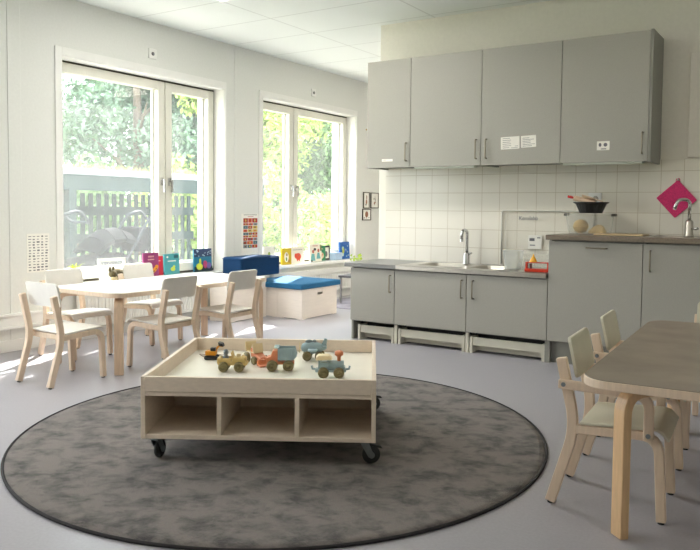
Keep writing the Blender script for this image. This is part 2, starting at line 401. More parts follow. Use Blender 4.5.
# upper worktop
t = thing('worktop', 'brown-grey laminate worktop on the taller counter', 'worktop', (-.7, 5.23, .85))
b = B(); plate(b, [-.92, -.28, .28, 1.0], [-.285, -.15, .18, .245], .001, .035, {(1, 1)}); b.build('slab', m_topb, t, .003)
b = B(); b.box(-.30, .30, -.165, -.14, .035, .038); b.box(-.30, .30, .17, .19, .035, .038); b.box(-.30, -.27, -.14, .17, .035, .038); b.box(.27, .30, -.14, .17, .035, .038); part_label(b.build('sink_rim', m_steel, t, .001), 'steel sink rim')
basin(-.275, .275, -.145, .175, .034, .14, t, 'basin')
b = B(); b.box(-.65, -.33, -.10, .12, .0352, .045); tag(b.build('cutting_board', mat('pale_board', (206, 184, 146), .5, noise=.08, scale=12, stretch=(1, 6, 1)), None, .003), 'thin pale wooden board lying flat on the taller worktop', 'board').location = (-.7, 5.23, .85)

def faucet(loc, rz, label, tall, kind):
    t = thing('faucet', label, 'tap', loc, rz)
    b = B(); b.lathe([(.032, 0), (.032, .006), (.027, .012), (.025, .085 if kind == 'low' else .10), (.016, .095 if kind == 'low' else .11)], 18); part_label(b.build('body', m_chrome if kind == 'low' else m_steel, t), 'round metal tap body')
    b = B()
    if kind == 'low':
        b.tube(fillet([(0, 0, .085), (.0, 0, tall), (0, -.075, tall), (0, -.08, tall-.075)], .045, 8), .0125, 12); b.cyl((0, -.0795, tall-.072), (0, -.081, tall-.09), .0135, 12)
    else:
        b.tube(fillet([(0, 0, .1), (0, 0, tall-.005), (0, -.03, tall+.012), (0, -.10, tall+.01), (0, -.128, tall-.055)], .03, 8), .0115, 12)
    b.build('spout', m_chrome, t)
    b = B(); b.cyl((0, 0, .075), (.045, .0, .09), .008, 10) if kind == 'low' else b.tube([(.015, 0, .05), (.055, 0, .052), (.075, 0, .055)], .009, 10); b.build('lever', m_chrome, t)
    return t
faucet((-2.40, 5.40, .62), -8, 'tall slim chrome tap with a hooked spout at the steel sink', .27, 'low')
faucet((-.79, 5.40, .885), -38, 'chrome tap with a curved spout in front of the pink pot holder', .235, 'high')

# wall cabinets
UY = 5.18
def wall_unit(x0, x1, hx, label):
    t = thing('wall_cabinet', label, 'cabinet', ((x0+x1)/2, UY+.17, 1.383), 0, 'grey wall cabinets in a row'); a, c = -(x1-x0)/2, (x1-x0)/2; h = 2.24-1.383; bk = KY-.002-(UY+.17); th = .016
    b = B(); b.box(a, a+th, -.148, bk, 0, h); b.box(c-th, c, -.148, bk, 0, h); b.box(a+th, c-th, -.148, bk, .012, .03); b.box(a+th, c-th, -.148, bk, h-th, h); b.box(a+th, c-th, bk-.008, bk, .03, h-th); b.build('carcass', m_cabd, t, .001)
    b = B(); b.box(a+.002, c-.002, -.17, -.15, .0, h-.001); d = b.build('door', m_cab, t, .0015)
    b = B(); bar_handle(b, hx-(x0+x1)/2, -.17, .05, .19); part_label(b.build('handle', m_handle, d), 'dull steel bar handle')
    return t
UX = [-3.205, -2.803, -2.205, -1.607, -1.024]
wall_unit(UX[0], UX[1], -2.833, 'narrow grey wall cabinet at the left end of the row')
wall_unit(UX[1], UX[2], -2.238, 'grey wall cabinet, second from the left, with no papers on its door')
wall_unit(UX[2], UX[3], -2.158, 'grey wall cabinet with two white papers taped to its door')
wall_unit(UX[3], UX[4], -1.057, 'grey wall cabinet at the right end with one small white label')
b = B(); b.box(UX[4], UX[4]+.018, UY, KY, 1.378, 2.245); tag(b.build('end_panel', m_cabd, None, .001), 'grey side panel closing the right end of the wall cabinets', 'panel')
for x0, x1, s in ((-2.78, -2.25, 'second cabinet from the left'), (-1.60, -1.05, 'right-hand cabinet')):
    t = thing('under_cabinet_light', 'slim white strip light under the '+s+' of the wall row', 'light', ((x0+x1)/2, UY+.042, 1.395), 0, 'strip lights under the wall cabinets')
    w = (x1-x0)/2
    b = B(); b.box(-w, w, -.03, .03, -.008, 0); b.build('housing', m_trim, t, .001)
    b = B(); b.prism([(-.03, -.008), (.03, -.008), (.026, -.026), (-.03, -.026)], 'x', -w+.01, w-.01); part_label(b.build('diffuser', mat('opal_plastic', (216, 220, 208), .4, noise=.01), t, .002), 'pale unlit diffuser')

def note(name, label, x0, x1, z0, z1, y, lines, group=None, tilt=0, icons=()):
    t = thing(name, label, 'note', ((x0+x1)/2, y, (z0+z1)/2), 0, group); w, h = (x1-x0)/2, (z1-z0)/2
    t.rotation_euler = (0, R(tilt), 0)
    b = B(); b.prism(rrect(-w, w, -h, h, min(w, h)*.08, 2), 'y', -.0012, -.0002); b.build('sheet', m_paper, t)
    b = B()
    for (a, c, z, hh) in lines: b.box(a*w, c*w, -.0018, -.0012, z*h-hh, z*h+hh)
    for (cx, cz, rx, rz) in icons: b.prism(ell(cx*w, cz*h, rx*w, rz*h), 'y', -.0018, -.0012)
    b.build('print', m_ink, t)
random.seed(3)
note('paper_note', 'wider of two white papers taped side by side on the third wall cabinet', -2.047, -1.905, 1.495, 1.585, UY, [(-.8, random.uniform(-.1, .25), .75-.3*i, .0014) for i in range(6)]+[(.1, .8, -.8, .0012), (.5, .85, -.55, .0012)], tilt=-1.5)
note('paper_note', 'smaller right paper of the pair on the third wall cabinet', -1.893, -1.782, 1.503, 1.588, UY, [(-.8, random.uniform(.1, .85), .6-.27*i, .0014) for i in range(6)], tilt=-2)
note('sticker_label', 'small white label with two dark symbols on the right wall cabinet', -1.354, -1.27, 1.464, 1.525, UY, [(-.35, .5, -.72, .003)], icons=((-.5, .2, .22, .42), (.35, .2, .3, .42)))
note('sticker_label', 'thin white sticker low on the narrow left wall cabinet', -3.06, -2.96, 1.432, 1.452, UY, [(-.8, -.2, .1, .001)])

# acrylic board with the handwritten heading
t = thing('clear_board', 'clear plastic board with the heading Kemilabb leaning on the tiles', 'board', (-1.80, 5.497, .621))
b = B(); b.box(-.345, .345, 0, .004, .0, .42); b.build('sheet', m_acryl, t)
b = B(); b.tube(fillet([(-.352, .002, .006), (-.352, .002, .425), (.352, .002, .425), (.352, .002, .006)], .02, 4), .006, 8); b.box(-.322, -.316, -.002, 0, .02, .41); part_label(b.build('rim', mat('clear_rim', (214, 212, 204), .2, noise=.01), t), 'thicker pale rim')
cu = bpy.data.curves.new('heading', 'FONT'); cu.body = 'Kemilabb'; cu.size = .042; cu.shear = .1; cu.extrude = .0005; cu.space_character = .95
tmp = bpy.data.objects.new('tmp', cu); COL.objects.link(tmp); bpy.context.view_layer.update()
me = bpy.data.meshes.new_from_object(tmp.evaluated_get(bpy.context.evaluated_depsgraph_get())); bpy.data.objects.remove(tmp)
me.materials.clear(); me.materials.append(mat('pencil_grey', (110, 112, 120), .8))
o = bpy.data.objects.new('heading', me); COL.objects.link(o); o.parent = t; o.rotation_euler = (R(90), 0, 0); o.location = (-.215, -.002, .355); part_label(o, 'grey heading Kemilabb')
b = B(); b.box(-.135, -.03, -.0025, -.001, .135, .24); b2 = b.build('taped_note', m_paper, t)
b = B(); b.box(-.125, -.085, -.0035, -.0025, .195, .217); b.box(-.065, -.04, -.0035, -.0025, .217, .225); b.box(-.12, -.08, -.0035, -.0025, .16, .167); b.build('print', m_ink, b2)

# plastic jug, beaker, red rack with funnel on the low counter
def tub(name, label, loc, r0, r1, h, m, rz=0):
    t = thing(name, label, 'container', loc, rz)
    b = B(); b.rings([[(p[0], p[1], z) for p in rrect(-r, r, -r*.8, r*.8, r*.3, 4)] for r, z in ((r0*.9, .003), (r0, .0), (r1, h), (r1+.004, h), (r1+.004, h+.004), (r1-.003, h+.002), (r0-.004, .006))], 0, smooth=False); b.build('shell', m, t)
    return t
tub('plastic_container', 'tall frosted plastic container before the clear board', (-1.93, 5.17, .62), .052, .066, .135, m_tub)
tub('plastic_beaker', 'small clear beaker between frosted container and red rack', (-1.82, 5.10, .62), .028, .034, .08, m_acryl)
tub('plastic_container', 'wide clear plastic tub behind the red rack', (-1.78, 5.24, .62), .07, .085, .11, m_acryl)
m_red = mat('red_plastic', (214, 62, 36), .35, noise=.04, scale=20)
t = thing('test_tube_rack', 'open red plastic test tube rack at the right end of the low counter', 'rack', (-1.705, 5.045, .62), 6)
b = B(); b.box(-.085, .085, -.03, .03, 0, .022); b.build('base', m_red, t, .004)
b = B(); 
plate(b, [-.08, -.06, -.035, -.005, .02, .05, .08], [-.026, -.013, .013, .026], .062, .068, {(1, 1), (3, 1)}); b.build('top_plate', m_red, t, .001)
for sx in (-.075, .075):
    b = B(); b.box(sx-.005, sx+.005, -.024, .024, .02, .064); b.build('end_post', m_red, t, .001)
b = B(); b.cyl((-.047, 0, .02), (-.047, 0, .058), .009, 12); part_label(b.build('dark_tube', mat('dark_tube', (120, 70, 60), .3), t), 'dark tube in the rack')
t = thing('funnel', 'yellow plastic funnel upside down on the red rack', 'funnel', (-1.735, 5.042, .688), 0)
b = B(); b.lathe([(.026, 0), (.027, .003), (.011, .036), (.0055, .042), (.005, .054), (.003, .054), (.004, .04), (.022, .004)], 20); b.build('cone', mat('yellow_plastic', (244, 178, 32), .35, noise=.03), t)

# clear bin with its contents, black bowl, utensils on the taller counter
t = thing('storage_bin', 'clear plastic bin holding two beige sponges on the taller counter', 'bin', (-1.42, 5.30, .885), 2)
b = B(); b.rings([[(p[0], p[1], z) for p in rrect(-w, w, -w*.6, w*.6, .03, 4)] for w, z in ((.13, .004), (.135, 0), (.152, .138), (.158, .138), (.158, .142), (.149, .14), (.131, .006))], 0, smooth=False); b.build('shell', m_bin, t)
b = B(); b.prism(rrect(-.163, .163, -.10, .10, .03, 4), 'z', .1425, .149); b.build('lid', m_bin, t, .002)
b = B(); b.box(.15, .178, -.03, .03, .128, .147); part_label(b.build('clip', mat('grey_clip', (98, 96, 88), .4), t, .003), 'grey lid clip')
b = B(); b.box(-.178, -.15, -.03, .03, .128, .147); part_label(b.build('clip', MATS['grey_clip'], t, .003), 'grey lid clip')
m_spo = mat('beige_sponge', (214, 184, 128), .9, noise=.12, scale=40, bump=.6)
b = B(); b.ball((0, 0, .05), .05, (1.05, .9, .98), 0, 18, 12); b.tube([(.05*cos(a)*1.03, .046*sin(a), .047) for a in [2*pi*i/16 for i in range(16)]], .005, 6, loop=True)
tag(b.build('ball', m_spo), 'round beige ball inside the clear bin', 'ball').location = (-1.475, 5.27, .891)
b = B(); b.rings([[(p[0]*k+dx, p[1]*k, z) for p in rrect(-.055, .055, -.04, .04, .015, 3)] for k, dx, z in ((1, 0, .002), (1, 0, .02), (.55, .01, .05), (.15, .012, .063))], 0)
tag(b.build('foam_wedge', m_spo, None, .004), 'beige pointed foam piece beside the ball in the clear bin', 'foam').location = (-1.365, 5.29, .891)
t = thing('serving_bowl', 'black ribbed bowl standing on the lid of the clear bin', 'bowl', (-1.415, 5.30, 1.0345), 0)
b = B(); rr = []
for r, z in ((.06, .0), (.076, .0), (.086, .024), (.104, .064), (.121, .072), (.121, .077), (.101, .07), (.074, .008)):
    rr.append([(r*(1+.012*(j % 2))*cos(2*pi*j/48), r*(1+.012*(j % 2))*sin(2*pi*j/48), z) for j in range(48)])
b.rings(rr, 0, smooth=False); b.build('bowl_wall', m_black, t)
t = thing('rolling_pin', 'wooden rolling pin with a red handle end resting in the black bowl', 'rolling pin', (-1.48, 5.29, 1.128), 0); t.rotation_euler = (0, R(14), 0)
b = B(); b.cyl((-.055, 0, 0), (.1, 0, 0), .019, 14); b.build('barrel', m_birch, t, .003)
b = B(); b.tube([(-.055, 0, 0), (-.075, 0, 0), (-.10, 0, 0)], [.007, .010, .009], 10); part_label(b.build('grip', mat('red_grip', (196, 40, 40), .35), t), 'red grip')
t = thing('wooden_spatula', 'flat wooden spatula lying across the black bowl', 'spatula', (-1.43, 5.27, 1.124), 0); t.rotation_euler = (R(-14), R(17), R(8))
b = B(); b.prism(rrect(-.05, .04, -.026, .026, .012, 4), 'z', .018, .024); b.build('blade', m_birch, t, .001)
b = B(); b.box(.04, .10, -.008, .008, .018, .025); b.build('handle', m_birch, t, .002)
t = thing('wall_socket', 'white double wall socket on the tiles behind the black bowl', 'socket', (-1.443, KY-.008, 1.138))
b = B(); b.box(-.048, .048, -.012, 0, -.044, .044); b.build('plate', m_trim, t, .004)
b = B(); b.lathe([(.0, .0), (.02, .0), (.021, .002)], 20, (.006, -.0125, 0), 0, M.Rotation(R(90), 3, 'X')); part_label(b.build('outlet', mat('socket_grey', (150, 146, 138), .5), t), 'round grey outlet')  # flat grey disc for the outlet
t = thing('pot_holder', 'square pink pot holder hanging by a corner on the tiles', 'pot holder', (-.892, KY-.008, 1.138), 0); t.rotation_euler = (0, R(3), 0)
m_pink = mat('pink_knit', (224, 58, 120), .9, noise=.14, scale=130, bump=.8, sheen=.2)
b = B(); b.prism([(p[0]*cos(R(45))-p[1]*sin(R(45)), p[0]*sin(R(45))+p[1]*cos(R(45))) for p in rrect(-.093, .093, -.093, .093, .008, 3)], 'y', -.011, 0); b.build('knit_square', m_pink, t, .003)
b = B(); b.tube([(.012*cos(a), -.008, .128+.014*sin(a)) for a in [2*pi*i/12 for i in range(12)]], .003, 6, loop=True); b.build('loop', m_pink, t)
t = thing('wall_hook', 'small white hook above the pink pot holder', 'hook', (-.885, KY-.008, 1.262))
b = B(); b.lathe([(0, 0), (.012, 0), (.012, .004), (0, .004)], 14, (0, 0, .008), 0, M.Rotation(R(90), 3, 'X')); b.tube(fillet([(0, -.004, .008), (0, -.02, .006), (0, -.02, .018)], .006, 3), .003, 8); b.build('peg', m_trim, t)

# ------------------------------------------------------------------ chairs
def fill_y(pts, r): return fillet([(0, y, z) for y, z in pts], r)
def make_chair(label, wood, seatm, arms, group):
    t = thing('child_chair' if not arms else 'child_armchair', label, 'chair', (0, 0, 0), 0, group)
    for sx in (-.15, .15):
        b = B(); b.sweep([p+V((sx, 0, 0)) for p in fill_y([(-.19, .007), (-.108, .285), (-.162, .528)], .08)], (1, 0, 0), .028, .036)
        o = b.build('back_leg', wood, t, .004)
        b = B(); b.cyl((sx, -.19, 0), (sx, -.188, .009), .011, 10); part_label(b.build('foot_glide', m_rubber, o), 'dark foot glide')
        b = B(); b.sweep([p+V((sx, 0, 0)) for p in fill_y([(-.105, .281), (.165, .295), (.18, .007)], .065)], (1, 0, 0), .028, .032)
        o = b.build('front_leg', wood, t, .004)
        b = B(); b.cyl((sx, .18, 0), (sx, .18, .009), .011, 10); part_label(b.build('foot_glide', m_rubber, o), 'dark foot glide')
        if arms:
            s = 1 if sx > 0 else -1
            b = B(); b.sweep([p+V((sx+s*.024, 0, 0)) for p in fill_y([(-.165, .44), (.135, .432), (.135, .285)], .05)], (1, 0, 0), .02, .032)
            o = b.build('arm', wood, t, .004)
            for yy, zz in ((-.146, .44), (.135, .30)): b = B(); b.cyl((sx+s*.034, yy, zz), (sx+s*.038, yy, zz), .008, 10); part_label(b.build('screw', m_zinc, o), 'metal screw head')
    b = B(); pth = fillet([(0, -.092, .304), (0, .02, .311), (0, .168, .319), (0, .198, .285)], .04)
    b.sweep(pth, (1, 0, 0), .325, .011); part_label(b.build('seat', seatm, t, .004), 'white laminated seat' if not arms else 'pale green laminated seat')
    T = M.Translation((0, -.128, .528)) @ M.Rotation(R(12.5), 4, 'X')
    b = B()
    rows = []
    poly = rrect(-.15, .15, -.072, .072, .022, 5)
    for yy in (-.006, .006): rows.append([T @ V((p[0], yy-.012*(1-(p[0]/.15)**2)+.006, p[1])) for p in poly])
    b.rings(rows, 0, smooth=False); part_label(b.build('backrest', seatm, t, .002), 'curved pale backrest panel')
    b = B(); b.box(-.137, .137, -.09, -.06, .262, .292); b.build('cross_rail', wood, t, .003)
    return t
GL, GR = 'white children chairs around the white table', 'children armchairs around the grey table'
c0 = make_chair('white chair at the near left end of the white table', m_birchp, m_seat, False, GL); c0.location = (-3.855, 2.765, 0)
dup(c0, 'white chair on the window side of the white table, below the letter chart', (-4.425, 3.285, 0), -90)
dup(c0, 'white chair on the window side of the white table, in front of the purple book', (-4.44, 3.975, 0), -88)
dup(c0, 'white chair on the room side of the white table, nearer its front corner leg', (-3.635, 3.39, 0), 90)
dup(c0, 'white chair on the room side of the white table, nearer the storage bench', (-3.645, 4.01, 0), 91)
r0 = make_chair('pale green armchair nearest the viewer at the grey table', m_birchp, m_seatg, True, GR); r0.location = (-.629, 2.75, 0); r0.rotation_euler = (0, 0, R(-86))
dup(r0, 'pale green armchair second along the left side of the grey table', (-.668, 3.345, 0), -86)
dup(r0, 'armchair at the far end of the grey table, against the cabinets', (-.39, 3.945, 0), 182)

# ------------------------------------------------------------------ tables
def make_table(label, x0, x1, y0, y1, z, ins, wood, edge, topm, toplabel, rz=0):
    cx, cy = (x0+x1)/2, (y0+y1)/2; t = thing('children_table', label, 'table', (cx, cy, 0), rz); hx, hy = (x1-x0)/2, (y1-y0)/2
    b = B(); b.prism(rrect(-hx, hx, -hy, hy, .10, 8), 'z', z-.03, z-.002); b.build('tabletop', edge, t, .003)
    b = B(); b.prism(rrect(-hx+.002, hx-.002, -hy+.002, hy-.002, .098, 8), 'z', z-.002, z); part_label(b.build('top_laminate', topm, t), toplabel)
    for sx, sy in ((-1, -1), (1, -1), (1, 1), (-1, 1)):
        d = V((-sx, -sy, 0)).normalized(); side = V((d.y, -d.x, 0)); p = V((sx*(hx-ins[0]), sy*(hy-ins[1]), 0))
        b = B(); b.sweep(fillet([p+d*.17+V((0, 0, z-.046)), p+V((0, 0, z-.046)), p], .075, 8), side, .056, .03); b.build('leg', wood, t, .004)
    return t
make_table('long low white-topped table with rounded corners by the left window', -4.33, -3.62, 2.985, 4.46, .515, (.055, .055), m_birch, m_birchp, m_white, 'glossy white table surface')
make_table('low table with a brown-grey top at the right edge', -.69, .05, 2.365, 3.875, .517, (.126, .08), m_birchr, m_birchp, m_lino, 'brown-grey linoleum surface', 2.6)

# ------------------------------------------------------------------ rug
t = thing('round_rug', 'large round charcoal carpet rug with a dark bound edge', 'rug', (-2.122, 2.73, 0), 21); t.scale = (.978, 1.026, 1)
rug = bpy.data.materials.new('mottled_carpet'); rug.use_nodes = True
nt = rug.node_tree; n = nt.nodes; L = nt.links; p = n['Principled BSDF']; p.inputs['Roughness'].default_value = 1; p.inputs['Specular IOR Level'].default_value = .1; p.inputs['Sheen Weight'].default_value = .15
tc = n.new('ShaderNodeTexCoord'); mp = n.new('ShaderNodeMapping'); mp.inputs['Rotation'].default_value = (0, 0, R(-33)); mp.inputs['Scale'].default_value = (1, 1.25, 1); L.new(tc.outputs['Object'], mp.inputs['Vector'])
n1 = n.new('ShaderNodeTexNoise'); n1.inputs['Scale'].default_value = 8.5; n1.inputs['Detail'].default_value = 9; n1.inputs['Roughness'].default_value = .66; n1.inputs['Distortion'].default_value = .25; L.new(mp.outputs['Vector'], n1.inputs['Vector'])
n2 = n.new('ShaderNodeTexNoise'); n2.inputs['Scale'].default_value = 240; n2.inputs['Detail'].default_value = 3; L.new(tc.outputs['Object'], n2.inputs['Vector'])
rp = n.new('ShaderNodeValToRGB'); rp.color_ramp.elements[0].position = .36; rp.color_ramp.elements[1].position = .55
rp.color_ramp.elements[0].color = (*lin((80, 75, 74)), 1); rp.color_ramp.elements[1].color = (*lin((126, 114, 107)), 1); L.new(n1.outputs['Fac'], rp.inputs['Fac'])
mx = n.new('ShaderNodeMixRGB'); mx.blend_type = 'OVERLAY'; mx.inputs['Fac'].default_value = .35; L.new(rp.outputs['Color'], mx.inputs['Color1']); L.new(n2.outputs['Color'], mx.inputs['Color2'])
hs = n.new('ShaderNodeHueSaturation'); hs.inputs['Saturation'].default_value = .55; L.new(mx.outputs['Color'], hs.inputs['Color']); L.new(hs.outputs['Color'], p.inputs['Base Color'])
bp = n.new('ShaderNodeBump'); bp.inputs['Strength'].default_value = .7; bp.inputs['Distance'].default_value = .006; L.new(n2.outputs['Fac'], bp.inputs['Height']); L.new(bp.outputs['Normal'], p.inputs['Normal'])
RUGR = 1.225
b = B(); b.lathe([(RUGR-.012, .0005), (RUGR-.012, .008), (RUGR-.05, .0095), (RUGR*.5, .010), (.0, .010)], 120, smooth=True); b.build('pile', rug, t)
b = B(); b.tube([((RUGR-.006)*cos(a), (RUGR-.006)*sin(a), .0055) for a in [2*pi*i/120 for i in range(120)]], .0065, 8, loop=True); part_label(b.build('binding', m_rugb, t), 'dark stitched edge binding')

# ------------------------------------------------------------------ play table on casters
PT = (-2.128, 2.64, .0105); t = thing('play_table', 'blond wooden play table on casters with open compartments, on the round rug', 'play table', PT, 31.2)
U, Vv, z0, z1, zt = .473, .453, .102, .356, .295; th = .018
for s, nm in ((-1, 'side_panel'), (1, 'side_panel')):
    b = B(); b.box(min(s*U, s*(U-th)), max(s*U, s*(U-th)), -Vv, Vv, z0, z1); b.build(nm, m_play, t, .002)
b = B(); b.box(-U+th, U-th, -Vv, -Vv+th, zt, z1); b.build('front_rail', m_play, t, .002)
b = B(); b.box(-U+th, U-th, Vv-th, Vv, zt, z1); b.build('back_rail', m_play, t, .002)
b = B(); b.box(-U+th, U-th, -Vv+th, Vv-th, zt-.018, zt-.0005); part_label(b.build('tray_floor', m_playf, t), 'pale tray floor')
for v0, v1 in ((-Vv+.003, -Vv+th), (Vv-th, Vv-.003)): b = B(); b.box(-U+th, U-th, v0, v1, zt-.018, zt-.001); b.build('tray_edge', m_play, t, .001)
b = B(); b.box(-U+th, U-th, -Vv+.002, Vv-.002, z0, z0+th); b.build('bottom_shelf', m_play, t, .002)
for x in (-.157, .157):
    b = B(); b.box(x-.009, x+.009, -Vv+.003, Vv-.003, z0+th, zt-.018); b.build('divider', m_play, t, .001)
b = B(); b.box(-U+th, U-th, -.01, .008, z0+th, zt-.018); b.build('middle_panel', m_play, t) 
for (u, v, a, br) in ((-U+.045, -Vv+.06, 75, 1), (U-.045, -Vv+.06, 8, 1), (U-.035, Vv-.06, 20, 1), (-U+.05, Vv-.06, 200, 0)):
    c = bpy.data.objects.new('caster', None)
    T = M.Translation((u, v, 0)) @ M.Rotation(R(a), 4, 'Z')
    b = B(); b.box(-.032, .032, -.026, .026, z0-.005, z0, T=T); b.cyl(T @ V((0, 0, z0-.018)), T @ V((0, 0, z0-.005)), .018, 14)
    for sy in (-1, 1):
        b.prism([(-.016, z0-.018), (.018, z0-.018), (.040, .032), (.016, .028)], 'y', sy*.0135, sy*.0165, T=T)
    b.box(-.016, .018, -.0165, .0165, z0-.021, z0-.017, T=T)
    c = b.build('caster', m_zinc, t, .001); part_label(c, 'zinc swivel caster')
    b = B(); a0 = T @ V((.028, -.0115, .037)); a1 = T @ V((.028, .0115, .037)); q = (a1-a0).to_track_quat('Z', 'Y').to_matrix()
    b.lathe([(.0, 0), (.016, .0), (.02, .003), (.033, .003), (.037, .006), (.037, .017), (.033, .02), (.02, .02), (.016, .023), (0, .023)], 24, a0, 0, q); part_label(b.build('wheel', m_rubber, c), 'dark rubber wheel')
    b = B(); b.cyl(T @ V((.028, -.0175, .037)), T @ V((.028, .0175, .037)), .013, 14); part_label(b.build('hub', m_zinc, c), 'zinc wheel hub')
    if br:
        b = B(); b.prism([(-.02, .08), (.02, .082), (.066, .074), (.074, .062), (.062, .064), (.02, .074)], 'y', -.011, .011, T=T); part_label(b.build('brake_lever', m_black, c, .002), 'black brake lever')

# ------------------------------------------------------------------ toys
ZT = PT[2]+zt
m_oliv = mat('olive_wheels', (124, 114, 76), .5, noise=.06, scale=30); m_tb = mat('toy_blue', (152, 174, 180), .42, noise=.03, scale=20); m_to = mat('toy_orange', (214, 130, 88), .42, noise=.03, scale=20)
m_ty = mat('toy_beige', (206, 178, 112), .42, noise=.03, scale=20); m_tc = mat('toy_cream', (226, 208, 166), .42, noise=.03, scale=20); m_tg = mat('toy_grey', (120, 130, 134), .45, noise=.03, scale=20)
def wheel(b, x, y, r, w):
    s = 1 if y > 0 else -1
    T = M.Rotation(R(-90*s), 3, 'X')
    b.lathe([(0, 0), (r*.8, 0), (r, w*.2), (r, w*.75), (r*.82, w), (r*.6, w), (r*.52, w*.8), (r*.28, w*.8), (r*.22, w*1.02), (0, w*1.02)], 20, (x, y, r), 0, T)
def wheels(t, xs, y, r, w, m=None):
    for x in xs:
        for s in (-1, 1):
            b = B(); wheel(b, x, s*y, r, w); part_label(b.build('wheel', m or m_oliv, t), 'olive wheel')
def rb(b, x0, x1, y0, y1, z0, z1, m=0): b.box(x0, x1, y0, y1, z0, z1, m)
# beige jeep
t = thing('toy_jeep', 'beige toy jeep with olive wheels and a small driver, at the tray front', 'toy', (-2.260, 2.507, ZT), 33)
wheels(t, (-.034, .036), .024, .023, .018)
b = B(); b.box(-.062, .066, -.024, .024, .028, .046); b.box(-.064, -.05, -.03, .03, .036, .062); b.box(-.05, -.0, -.03, -.024, .044, .062); b.box(-.05, -.0, .024, .03, .044, .062); b.box(.004, .064, -.027, .027, .044, .064); b.box(.064, .072, -.028, .028, .03, .042); b.build('body', m_ty, t, .004)
b = B(); b.prism([(.004, .062), (.010, .062), (.002, .088), (-.003, .088)], 'y', -.026, .026); b.build('windscreen', m_ty, t, .002)
b = B(); b.cyl((.03, 0, .062), (.03, 0, .078), .010, 12); b.cyl((.05, .012, .062), (.05, .012, .072), .007, 10); b.build('bonnet_stud', m_tc, t, .002)
b = B(); b.rings([[(-.028+r*cos(a), r*sin(a), z) for a in [2*pi*i/14 for i in range(14)]] for r, z in ((.013, .044), (.014, .066), (.007, .072), (.010, .076), (.0125, .085), (.010, .094), (.004, .098))], 0); part_label(b.build('driver', m_tg, t), 'grey peg driver')
# loader
t = thing('toy_loader', 'toy loader with an orange body and cream cab behind the jeep', 'toy', (-2.275, 2.70, ZT), 25)
wheels(t, (-.036,), .026, .026, .02); wheels(t, (.026,), .024, .02, .016)
b = B(); b.prism([(-.02, .03), (.05, .022), (.056, .034), (.01, .05), (-.006, .072), (-.024, .072)], 'y', -.024, .024); b.build('body', m_to, t, .004)
b = B(); b.box(-.06, .016, -.026, .026, .05, .056); b.prism([(-.062, .05), (-.054, .05), (-.060, .098), (-.068, .096)], 'y', -.03, .03); b.prism([(.006, .056), (.014, .056), (.004, .096), (-.002, .094)], 'y', -.028, .028); b.build('cab', m_tc, t, .003)
b = B(); b.ball((-.024, 0, .07), .018, (1, .9, 1.1)); b.build('driver', m_tc, t)
b = B(); b.tube([(.035, -.02, .035), (.062, -.022, .03), (.074, -.022, .02)], .006, 8); b.tube([(.035, .02, .035), (.062, .022, .03), (.074, .022, .02)], .006, 8); b.build('arm', m_to, t)
b = B(); b.prism([(.07, .004), (.105, .002), (.108, .006), (.082, .012), (.08, .032), (.072, .034)], 'y', -.042, .042); b.build('bucket', m_to, t, .003)
t.rotation_euler[2] = R(-20)
# dump truck
t = thing('toy_dump_truck', 'toy dump truck with orange cab and blue-grey tipping bed', 'toy', (-2.092, 2.651, ZT), 35)
wheels(t, (-.038, .036), .025, .025, .019)
b = B(); b.box(-.058, .062, -.024, .024, .028, .042); b.prism([(-.064, .034), (-.012, .034), (-.012, .092), (-.036, .092), (-.044, .066), (-.064, .06)], 'y', -.029, .029); b.build('cab', m_to, t, .004)
b = B(); b.prism([(-.044, .066), (-.036, .088), (-.038, .09), (-.047, .066)], 'y', -.022, .022); part_label(b.build('windscreen', m_tc, t), 'cream windscreen')
b = B()
prof = [(-.008, .05), (.056, .05), (.074, .068), (.066, .104), (-.01, .104)]
b.prism(prof, 'y', -.036, -.031); b.prism(prof, 'y', .031, .036); b.prism([(-.01, .05), (.056, .05), (.074, .068), (.07, .07), (.054, .055), (-.01, .055)], 'y', -.031, .031); b.box(-.012, -.006, -.036, .036, .05, .108)
for x in (.01, .032, .052): b.box(x-.002, x+.002, -.038, -.036, .054, .1)
b.prism([(-.014, .104), (-.006, .104), (-.006, .109), (-.03, .109)], 'y', -.036, .036); b.build('tipping_bed', m_tb, t, .002)
# plane
t = thing('toy_plane', 'stubby blue-grey toy plane on olive wheels near the tray back', 'toy', (-2.102, 2.922, ZT), 33)
wheels(t, (-.03, .03), .022, .023, .018)
b = B(); b.rings([[(x, r*cos(a)*.9, .06+r*sin(a)*s) for a in [2*pi*i/16 for i in range(16)]] for x, r, s in ((-.062, .006, 1), (-.056, .018, 1), (-.036, .028, 1), (0, .031, 1), (.03, .026, .9), (.055, .014, .8), (.064, .005, .8))], 0); b.build('fuselage', m_tb, t)
b = B(); b.prism(rrect(-.026, .02, -.068, .068, .016, 4), 'z', .05, .059); b.build('wing', m_tb, t, .003)
b = B(); b.prism([(.036, .072), (.062, .066), (.066, .104), (.054, .108)], 'y', -.005, .005); b.prism(rrect(.04, .064, -.03, .03, .008, 3), 'z', .066, .071); b.build('tail', m_tb, t, .002)
b = B(); b.ball((-.022, 0, .088), .015, (1.3, .8, .8)); b.ball((.004, 0, .09), .010); b.build('cockpit', m_tg, t)
b = B(); b.cyl((-.062, 0, .06), (-.072, 0, .06), .005, 10); b.prism(ell(0, .06, .005, .026, 12), 'x', -.071, -.067); b.prism(ell(0, .06, .026, .005, 12), 'x', -.071, -.067); part_label(b.build('propeller', m_tc, t), 'cream propeller')
